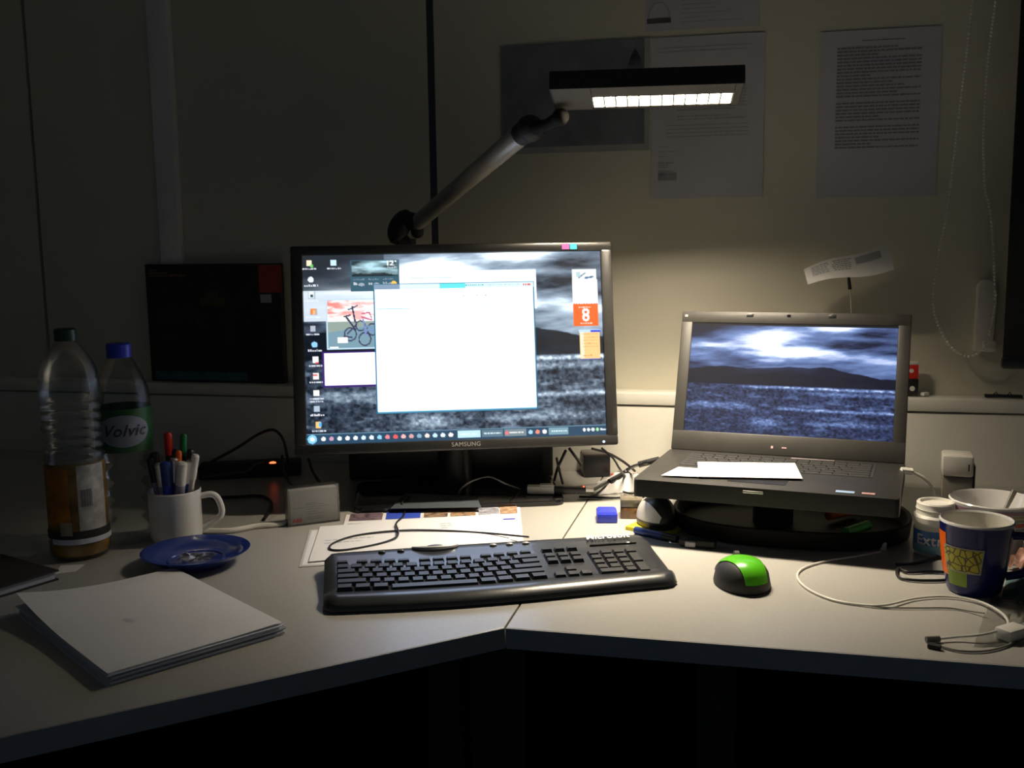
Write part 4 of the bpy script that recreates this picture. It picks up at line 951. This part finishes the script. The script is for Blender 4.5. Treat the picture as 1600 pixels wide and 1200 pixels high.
# pens: base in mug, tip at a pixel
PENS = [(262, 676, .006, BLKM, REDP, 'red topped black pen, tall at the left of the white mug', 'pen', -.010, .012),
        (287, 678, .005, BLKM, GRNP, 'green topped black pen, the tallest in the white mug', 'pen', .006, .016),
        (240, 706, .007, BLK, BLK, 'black marker at the left side of the white mug', 'marker', -.026, -.004),
        (234, 716, .0055, LILAC, BLK, 'grey pencil leaning against the left rim of the white mug', 'pencil', -.030, -.012),
        (247, 724, .006, LILAC, SILV, 'lilac grey ballpoint pen with a shiny top, left in the white mug', 'pen', -.020, -.020),
        (258, 722, .0075, BLUEP, BLUED, 'thick blue felt marker in the middle of the white mug', 'marker', -.010, -.024),
        (272, 716, .006, BLUED, SILV, 'dark blue ballpoint pen with silver clip in the white mug', 'pen', .000, -.012),
        (285, 722, .0075, LILAC, WHP, 'thick white marker with lilac barrel in the white mug', 'marker', .004, -.024),
        (279, 704, .0045, SILV, ORG, 'slim silver pen with copper tip in the white mug', 'pen', .008, .000),
        (296, 719, .005, BLUED, WHP, 'blue and white pen at the right of the white mug', 'pen', .018, -.012),
        (306, 710, .0055, SILV, WHP, 'silver pen leaning on the right rim of the white mug', 'pen', .026, -.010),
        (270, 702, .0065, BLK, BLK, 'black felt tip pen at the back of the white mug', 'pen', .002, .014),
        (298, 702, .0055, BLK, BLK, 'short black pen at the back right of the white mug', 'pen', .020, .010)]
for (px, py, r, m1, m2, lb, ct, dx, dy) in PENS:
    mid = wl+Vector((dx*.62, dy*.62, .006)); tip = aty(px, py, wl.y+dy*1.05)
    A_ = Vector((wl.x+dx*.45, wl.y+dy*.45, DZ+.008)); D = tip-A_
    # keep the pen inside the rim
    k_ = (DZ+hm-A_.z)/D.z; cr = A_+D*k_; off_ = Vector((cr.x-wl.x, cr.y-wl.y, 0)); lim = .0365-r
    if off_.length > lim: sh_ = off_*(1-lim/off_.length); A_ -= Vector((sh_.x, sh_.y, 0)); 
    lo_ = Vector((A_.x-wl.x, A_.y-wl.y, 0))
    if lo_.length > .030: A_ -= lo_*(1-.030/lo_.length)
    D = tip-A_; rod(ct, lb, ct, A_, tip, r, m1, m2, capf=.22 if m2 in (REDP, GRNP, ORG) else .3, group='pens in the white mug')
# blue saucer
pl_ = at(307, 881); rp = .078
prof = [(.0001, 0), (.044, 0), (.046, .003), (.060, .010), (rp-.002, .0205), (rp, .0225), (rp-.003, .023), (.058, .0125), (.046, .007), (.0001, .006)]
sa = thing('saucer', 'dark blue ceramic saucer in front of the white pen mug', 'saucer', pl_)
MB().lathe(prof, 64).build('dish', CERB, sa, smooth=50)
MB().lathe([(.038, .0064), (.040, .0085), (.042, .0070)], 48, cap=False).build('inner_ring', CERB, sa, smooth=60)
fo_ = MB(); rr = random.Random(6); n_ = 9; vs = []
for j in range(n_+1):
    for i_ in range(n_+1): vs.append((-.022+.048*i_/n_, -.020+.034*j/n_, .009+rr.uniform(0, .006)))
fo_.add(vs, [(j*(n_+1)+i_, j*(n_+1)+i_+1, (j+1)*(n_+1)+i_+1, (j+1)*(n_+1)+i_) for j in range(n_) for i_ in range(n_)])
fw_ = fo_.build('wrapper', clear('saucer_wrapper', (.75, .76, .80), .18, .25)); fw_.location = pl_; tag(fw_, 'crumpled clear wrapper lying in the blue saucer', 'wrapper')
# front mug
fl_ = at(1521, 922); hm = zabove(fl_, 812)-DZ
prof = [(.031, 0), (.0335, .004), (.0385, hm*.3), (.0425, hm*.6), (.0455, hm-.003), (.046, hm)]
an = face(fl_)
fm = cup('mug', 'navy mug with orange, yellow and green patches at the right front', fl_, prof, .0035, NAVY, mat('cream_glaze', (.72, .70, .62), .2, coat=.4), rim=CERW, handle=([hpt(.0425, hm*.80, an+1.75), hpt(.062, hm*.78, an+1.75), hpt(.070, hm*.55, an+1.75), hpt(.060, hm*.30, an+1.75), hpt(.037, hm*.22, an+1.75)], .0055, NAVY))
ring_patch(fm, prof, an-1.50, an-.93, hm*.26, hm*.86, ORG, 'orange_patch')
vy = mat('yellow_print', (.42, .36, .02), .3); nt = vy.node_tree; vo = nt.nodes.new('ShaderNodeTexVoronoi'); vo.feature = 'DISTANCE_TO_EDGE'; vo.inputs['Scale'].default_value = 95
rmp = nt.nodes.new('ShaderNodeValToRGB'); rmp.color_ramp.elements[0].position = .04; rmp.color_ramp.elements[0].color = (.06, .05, .01, 1); rmp.color_ramp.elements[1].position = .09; rmp.color_ramp.elements[1].color = (.50, .44, .02, 1)
nt.links.new(nt.nodes['Texture Coordinate'].outputs['Object'], vo.inputs['Vector']); nt.links.new(vo.outputs['Distance'], rmp.inputs['Fac']); nt.links.new(rmp.outputs['Color'], nt.nodes['Principled BSDF'].inputs['Base Color'])
ring_patch(fm, prof, an-.93, an-.22, hm*.14, hm*.42, LIME, 'green_patch')
ring_patch(fm, prof, an-.99, an+.22, hm*.345, hm*.70, mat('pale_outline', (.38, .38, .30), .4), 'patch_border', off=.0010, skew=.06)
ring_patch(fm, prof, an-.95, an+.18, hm*.365, hm*.68, vy, 'yellow_patch', off=.0014, skew=.06)
# rear mug
rl = at(1547, 862); hm2 = zabove(rl, 780)-DZ
prof = [(.036, 0), (.040, .004), (.044, hm2*.3), (.055, hm2*.75), (.060, hm2)]
an = face(rl)
rm_ = cup('mug', 'wide white mug with thin coloured stripes, behind the navy mug', rl, prof, .0035, CERW, CERW, handle=([hpt(.055, hm2*.78, an+1.5), hpt(.074, hm2*.76, an+1.5), hpt(.082, hm2*.5, an+1.5), hpt(.072, hm2*.25, an+1.5), hpt(.048, hm2*.22, an+1.5)], .0055, CERW))
for k_, (z0, z1, col) in enumerate(((.875, .945, (.42, .26, .34)), (.80, .85, (.55, .50, .22)), (.73, .775, (.32, .42, .30)), (.63, .70, (.70, .16, .10)), (.55, .60, (.30, .42, .50)), (.45, .50, (.6, .5, .2)))):
    ring_patch(rm_, prof, 0, 2*math.pi, hm2*z0, hm2*z1, mat('stripe_%d' % k_, col, .3), 'stripe', n_=56, nz=2)
sp = thing('spoon', 'metal spoon standing in the wide striped mug', 'spoon', rl+Vector((-.01, -.01, .008)))
tipb = aty(1585, 767, rl.y+.012)-sp.location; MB().tube([Vector((0, 0, .002)), tipb*.5, tipb], [.0022, .0022, .0042], 10).build('handle', mat('dull_steel', (.20, .19, .16), .5, metal=.6), sp); MB().ball((0, 0, .006), .012, 14, 8, (1, .7, .35)).build('bowl', SILV, sp)
# chewing gum bottle
gl_ = at(1459, 864); an = face(gl_); z1 = zabove(gl_, 822)-DZ; z2 = zabove(gl_, 805)-DZ; z3 = zabove(gl_, 783)-DZ
gb = thing('gum_bottle', 'white plastic gum bottle with blue label left of the navy mug', 'bottle', gl_)
prof = [(.0001, 0), (.025, 0), (.028, .004), (.0285, z1), (.026, z1+.006), (.0001, z1+.006)]
MB().lathe(prof, 40).build('body', WHP, gb, smooth=40)
MB().lathe([(.0001, z1+.0062), (.028, z1+.0062), (.0315, z1+.009), (.0315, z2), (.029, z2+.003), (.0265, z2+.003), (.0265, z2+.010), (.0275, z2+.011), (.0265, z2+.013), (.0265, z3-.002), (.025, z3), (.022, z3), (.021, z3-.004), (.0001, z3-.004)], 40).build('cap', WHP, gb, smooth=30)
lp = [(.0286, 0), (.0288, .2)]
ring_patch(gb, lp, 0, 2*math.pi, .006, z1-.002, mat('gum_label_blue', (.035, .16, .48), .35, var=.1, scale=20), 'label', n_=48)
ring_patch(gb, lp, an-1.2, an+1.0, .006, .018, mat('gum_label_pale', (.22, .42, .55), .35, var=.2), 'pale_band', off=.0010, n_=24)
def bendr(r, a0, zc): return lambda co: Vector(((r+co.z)*math.cos(a0+co.x/r), (r+co.z)*math.sin(a0+co.x/r), co.y+zc))
letters('Extra', .021, CERW, gb, bend=bendr(.0298, an-.10, z1*.62), bold=.0005)
# plastic bottles
def bottle(name, label, loc, prof, capm, cap_r, cap_h, m_=CLR):
    b = thing(name, label, 'bottle', loc)
    MB().lathe([(.0001, .003)]+prof, 48).build('shell', m_, b, smooth=60)
    zt_ = prof[-1][1]; MB().lathe([(.0001, zt_-.004), (cap_r, zt_-.004), (cap_r, zt_+cap_h-.002), (cap_r-.002, zt_+cap_h), (.0001, zt_+cap_h)], 28).build('cap', capm, b)
    return b
jl = at(127, 866); H = zabove(jl, 513)-DZ; an = face(jl); R_ = .0435
def ribs(z0, z1, r, n_, amp): return [(r-amp*(.5-.5*math.cos(2*math.pi*n_*k_/(n_*6))), z0+(z1-z0)*k_/(n_*6)) for k_ in range(n_*6+1)]
zl0, zl1 = zabove(jl, 835)-DZ, zabove(jl, 718)-DZ
prof = [(.030, .0), (.041, .004), (R_, .014), (R_, zl0-.004), (R_-.002, zl0), (R_-.002, zl1), (R_, zl1+.004)]+ribs(zl1+.008, H*.70, R_, 6, .003)+[(R_-.0005, H*.76), (R_-.003, H*.82), (R_-.010, H*.87), (.024, H*.91), (.0165, H*.935), (.0135, H*.95), (.0135, H-.014)]
jb = bottle('juice_bottle', 'tall clear juice bottle with dark cap, amber drink in the bottom', jl, prof, mat('dark_green_cap', (.01, .05, .03), .4), .0155, .014)
lqz = zabove(jl, 822)-DZ
MB().lathe([(.0001, .004), (.028, .004), (.039, .007), (R_-.0015, .015), (R_-.0015, min(lqz, zl0-.006)), (.0001, min(lqz, zl0-.006))], 40).build('drink', mat('amber_juice', (.50, .27, .03), .15, coat=.4, var=.1), jb, smooth=50)
lp = [(R_-.0012, 0), (R_-.0012, .5)]
ring_patch(jb, lp, an-1.5, an+1.5, zl0+.004, zl1, mat('juice_label_olive', (.22, .13, .03), .4, var=.6, scale=30), 'label', n_=48)
ring_patch(jb, lp, an-1.2, an-.25, zl0+.024, zl1-.006, mat('juice_label_orange', (.45, .17, .02), .4, var=.35, scale=60), 'orange_panel', off=.0014)
ring_patch(jb, lp, an+.02, an+1.05, zl0+.014, zl1-.002, mat('juice_label_white', (.50, .50, .48), .4, var=.3, scale=70), 'white_panel', off=.0014)
ring_patch(jb, lp, an-1.5, an+1.5, zl0+.003, zl0+.016, BLKM, 'dark_band', off=.0018); ring_patch(jb, lp, an-1.0, an+1.5, zl0-.004, zl0+.004, PAPERB, 'white_band', off=.0022)
for k_ in range(14): ring_patch(jb, lp, an+.10+k_*.028, an+.10+k_*.028+(.018 if k_ % 3 else .010), zl0+.052, zl0+.078, INK, 'barcode_bar', off=.0020, n_=1, nz=1)
ring_patch(jb, lp, an-.62, an-.22, zl0+.010, zl0+.030, mat('juice_fruit', (.33, .30, .20), .4, var=.4), 'printed_fruit', off=.0022)
vl = at(205, 842); Hv = zabove(vl, 536)-DZ; an = face(vl); R_ = .0425
zl0, zl1 = zabove(vl, 700)-DZ, zabove(vl, 634)-DZ
prof = [(.030, 0), (.040, .005), (R_, .015)]+ribs(.02, zl0-.012, R_, 4, .0035)+[(R_, zl0-.006), (R_, zl1+.006), (R_-.003, zl1+.03), (.032, Hv*.84), (.020, Hv*.92), (.014, Hv*.945), (.014, Hv-.018)]
vb = bottle('water_bottle', 'clear water bottle with blue cap behind the tall juice bottle', vl, prof, BLUEP, .0185, .018)
lp = [(R_+.0004, 0), (R_+.0004, .5)]
ring_patch(vb, lp, 0, 2*math.pi, zl0, zl1, mat('water_label_green', (.015, .10, .03), .4, var=.3, scale=30), 'label', n_=60, off=.0004)
vs = []; 
t_ = MB(); ce = (zl0+zl1)/2; n_ = 40
vs = [Vector(((R_+.0018)*math.cos(an), (R_+.0018)*math.sin(an), ce))]
for rad in (.33, .66, 1.0):
    for k_ in range(n_):
        a_ = 2*math.pi*k_/n_; xx = .92*rad*math.cos(a_); zz = .025*rad*math.sin(a_); vs.append(((R_+.0018)*math.cos(an+xx), (R_+.0018)*math.sin(an+xx), ce+zz))
fs = [(0, 1+k_, 1+(k_+1) % n_) for k_ in range(n_)]+[(1+j*n_+k_, 1+(j+1)*n_+k_, 1+(j+1)*n_+(k_+1) % n_, 1+j*n_+(k_+1) % n_) for j in range(2) for k_ in range(n_)]
t_.add(vs, fs); t_.build('label_oval', mat('label_pale_blue', (.26, .29, .38), .5), vb, smooth=60)
letters('Volvic', .025, mat('label_ink', (.03, .035, .06), .4), vb, bend=bendr(R_+.0022, an-.02, ce), shear=.35, bold=.0004)

# ---------------------------------------------------------------- power strip with red light
pp = at(408, 742); ps_ = thing('power_strip', 'black power strip with a glowing red switch, left of the monitor', 'power strip', pp, .15)
MB().box((-.02, 0, .014), (.20, .055, .028), bev=.005).build('housing', BLKM, ps_)
ld_ = aty(427, 722, pp.y-.005)-pp; ld_ = Matrix.Rotation(-.15, 4, 'Z') @ ld_
MB().box((ld_.x-.012, ld_.y+.002, (ld_.z+.028)/2), (.045, .03, abs(ld_.z-.028)+.001), bev=.003).build('plug', BLKM, ps_)
MB().ball((ld_.x, ld_.y-.012, ld_.z), .0048, 12, 8, (1.7, .7, .8)).build('switch_light', LED, ps_)
# ---------------------------------------------------------------- cables
def cable(label, P, r, m_, n=8, plug=None, cat='cable', name='cable', group=None):
    pts = [Vector(p) for p in P]; o0 = Vector((pts[0].x, pts[0].y, pts[0].z)); o = thing(name, label, cat, o0, 0, group)
    MB().tube([p-o0 for p in spline(pts, n)], r, 8).build('cord', m_, o)
    if plug:
        for (A_, B_, rr_, mm, nm) in plug: MB().tube([A_-o0, B_-o0], rr_, 10).build(nm, mm, o)
    return o
hA = lambda lst: [at(x, y, h_) for x, y, h_ in lst]
cable('black keyboard cable looping over the white letter sheet', hA([(826, 839, .012), (760, 833, .005), (690, 829, .0055), (625, 829, .006), (560, 836, .0055), (522, 848, .0055), (516, 858, .0055), (540, 859, .0055), (590, 850, .0055), (618, 840, .0068), (622, 830, .009), (619, 818, .0055), (630, 806, .0055), (633, 794, .0050), (628, 786, .0135), (640, 776, .0135)]), .0016, BLK)
cable('thick white cable behind the blue saucer', hA([(318, 829, .0045), (360, 829, .0045), (400, 822, .0045), (440, 818, .0045), (470, 805, .0045), (520, 790, .0045)]), .0045, WHP)
cable('black cable arching high to the left of the monitor', [aty(322, 726, 1.86), aty(370, 700, 1.88), aty(405, 678, 1.9), aty(428, 672, 1.9), aty(443, 688, 1.9), aty(449, 715, 1.9), aty(452, 735, 1.92)], .0028, BLK)
cable('black cable running from the pen mug to the red lit plug', [aty(315, 745, 1.80), aty(350, 740, 1.80), aty(385, 735, 1.80), aty(400, 724, 1.80), aty(412, 721, 1.80)], .003, BLK)
cable('black cable curling down between the red light and the card box', [aty(441, 712, 1.84), aty(442, 730, 1.82), aty(448, 748, 1.80), at(462, 765, .004), at(470, 775, .004)], .0028, BLK)
cable('black cable hanging from the lower left corner of the monitor', [aty(482, 716, 1.84), aty(488, 735, 1.83), aty(498, 752, 1.81), at(508, 768, .006)], .0028, BLK)
cable('black cable curving on the desk between pen mug and card box', hA([(330, 778, .003), (370, 776, .003), (408, 775, .003), (424, 785, .003), (420, 800, .003), (412, 812, .003)]), .0028, BLK)
cable('thin black cable arching on the monitor base', [at(715, 773, .013), aty(722, 762, 1.78), aty(742, 750, 1.78), aty(765, 745, 1.79), aty(790, 756, 1.79), at(812, 764, .013)], .0015, mat('dark_grey_cable', (.05, .05, .05), .4))
cable('black cable dropping from the monitor to behind the USB adapter', [aty(884, 704, 1.86), aty(872, 730, 1.84), at(866, 750, .012)], .0028, BLK)
cable('black cable crossing behind the monitor toward the black cube', [aty(889, 700, 1.88), aty(898, 712, 1.88), aty(908, 726, 1.90)], .0028, BLK)
cable('black cable dropping straight beside the black cube, left of it', [aty(870, 716, 1.87), aty(874, 735, 1.84), at(879, 755, .012)], .0026, BLK)
cable('thin black cable curving over the top of the black cube', [aty(925, 701, 1.90), aty(950, 708, 1.92), aty(972, 720, 1.92), aty(985, 730, 1.92), aty(992, 736, 1.93)], .0024, BLK)
cable('black laptop power cable with plug, running left to the USB adapter', [at(924, 767, .016), at(945, 756, .016), at(965, 745, .02), at(985, 731, .035), aty(1005, 724, 1.76), aty(1022, 720, 1.75)], .0032, BLK, plug=[(aty(998, 726, 1.76), aty(1030, 718, 1.75), .0055, BLK, 'plug'), (at(952, 753, .017), at(974, 741, .026), .0055, BLK, 'ferrite')])
cable('thin black cable falling diagonally to the black and white mouse', [aty(940, 700, 1.9), aty(958, 716, 1.88), aty(968, 732, 1.84), at(980, 748, .012), at(992, 762, .004), at(1006, 776, .003)], .0020, BLK)
cable('thin black cable curving across the desk from the monitor base', hA([(958, 752, .002), (966, 764, .002), (985, 771, .002), (1010, 769, .002), (1032, 765, .002), (1060, 768, .002)]), .0018, BLK)
cable('flat black cable along the back edge of the monitor base', hA([(905, 776, .003), (930, 777, .003), (955, 778, .003), (980, 777, .003)]), .002, BLK)
# usb lead from the laptop
cable('white USB lead plugged into the right side of the laptop', [aty(1411, 737, 1.60), aty(1425, 738, 1.60), aty(1445, 748, 1.60), aty(1457, 764, 1.60), aty(1460, 780, 1.60), aty(1460, 800, 1.62), at(1452, 812, .004)], .0024, WHP, plug=[(aty(1408, 735, 1.60), aty(1425, 737, 1.60), .0055, WHP, 'plug')])
# white cable loop and plug on the right desk
cable('long white cable looping on the desk, ending in a USB plug', hA([(1376, 862, .003), (1340, 869, .002), (1290, 877, .002), (1255, 888, .002), (1246, 902, .002), (1262, 920, .002), (1300, 937, .002), (1345, 945, .002), (1385, 945, .004), (1430, 935, .003), (1480, 932, .003), (1530, 940, .004), (1565, 958, .008), (1575, 975, .010), (1560, 985, .010), (1530, 992, .008), (1495, 995, .005), (1468, 998, .004)]), .0016, WHP,
      plug=[(at(1468, 998, .004), at(1447, 999, .004), .0035, mat('grey_metal_plug', (.12, .12, .11), .4), 'plug')])
cable('thin grey cable lying inside the white cable loop', hA([(1330, 943, .002), (1380, 949, .002), (1430, 950, .002), (1480, 950, .002), (1510, 954, .002), (1538, 958, .0055)]), .0011, mat('grey_cable', (.25, .24, .21), .5))
cable('thin white audio cable lying in front of the loop at right', hA([(1470, 1010, .002), (1500, 1017, .002), (1540, 1017, .002), (1575, 1008, .002), (1592, 996, .003)]), .0014, mat('grey_cable_b', (.30, .29, .26), .5), plug=[(at(1470, 1012, .003), at(1450, 1008, .003), .0035, BLKM, 'plug')])
cable('black cable coil on the desk left of the navy mug', hA([(1478, 894, .003), (1450, 893, .003), (1418, 894, .003), (1404, 888, .003), (1402, 898, .003), (1412, 904, .003), (1440, 907, .003), (1480, 906, .003), (1498, 900, .003)]), .0021, BLK)
cable('black cable rising behind the coil toward the gum bottle', hA([(1400, 882, .003), (1430, 880, .003), (1460, 872, .003), (1480, 865, .003)]), .0022, BLK)
wc = MB().box((0, 0, .006), (.010, .014, .012), bev=.002).build('plug', WHP); 
wc.name = 'white_connector'; wc.location = at(1378, 858); tag(wc, 'small white connector standing right of the laptop stand tray', 'connector')
# wrap, white tag and clutter at the right edge
def crumple(name, label, cs, h_, m_, amp, cat, n_=14, seed=1, h0=.0004):
    P = [at(x, y) for x, y in cs]; c = sum(P, Vector())/4; r = random.Random(seed); vs = []
    for j in range(n_+1):
        for i_ in range(n_+1):
            p = P[0].lerp(P[1], i_/n_).lerp(P[3].lerp(P[2], i_/n_), j/n_)-c; e_ = math.sin(math.pi*i_/n_)*math.sin(math.pi*j/n_)
            vs.append((p.x+r.uniform(-1, 1)*.001, p.y+r.uniform(-1, 1)*.001, h0+h_*e_+amp*r.random()*(.2+e_)))
    t_ = MB(); t_.add(vs, [(j*(n_+1)+i_, j*(n_+1)+i_+1, (j+1)*(n_+1)+i_+1, (j+1)*(n_+1)+i_) for j in range(n_) for i_ in range(n_)])
    o = t_.build(name, m_, smooth=15); o.location = (c.x, c.y, DZ); tag(o, label, cat); return o
crumple('plastic_wrap', 'sheet of clear plastic wrap lying at the right front of the desk', [(1548, 935), (1640, 925), (1640, 1010), (1520, 1012)], .004, WRAP, .003, 'plastic wrap')
crumple('cloth', 'dark blue green cloth bunched at the right edge behind the clear wrap', [(1575, 900), (1660, 890), (1660, 955), (1562, 940)], .014, mat('teal_cloth', (.06, .12, .13), .8, var=.4, scale=30), .006, 'cloth', seed=3)
crumple('cloth', 'crumpled grey white cloth between monitor base and laptop', [(935, 752), (1010, 745), (1020, 766), (925, 775)], .022, mat('white_cloth', (.62, .61, .60), .8), .006, 'cloth', seed=4)
wt = thing('white_adapter', 'white plug adapter at the right edge beside the cable loop', 'adapter', at(1580, 998), .5)
MB().box((0, 0, .008), (.034, .022, .014), bev=.003).build('body', WHP, wt); MB().box((.020, -.004, .008), (.016, .018, .010), bev=.002).build('collar', LILAC, wt); MB().box((.036, -.008, .008), (.02, .014, .014), bev=.002).build('black_end', BLK, wt)
cp_ = thing('candy_wrapper', 'colourful crinkled wrapper behind the mug handle at the right edge', 'wrapper', at(1597, 893), .3)
cp_.location.x += .012
t_ = MB(); rr = random.Random(9); vs = []
for j in range(9):
    for i_ in range(9): vs.append((-.03+.06*i_/8, -.025+.05*j/8, .004+.030*math.sin(math.pi*i_/8)*math.sin(math.pi*j/8)+rr.uniform(0, .012)))
t_.add(vs, [(j*9+i_, j*9+i_+1, (j+1)*9+i_+1, (j+1)*9+i_) for j in range(8) for i_ in range(8)])
wr = t_.build('foil', mat('wrapper_print', (.40, .20, .14), .3, var=.9, scale=45), cp_, smooth=20)
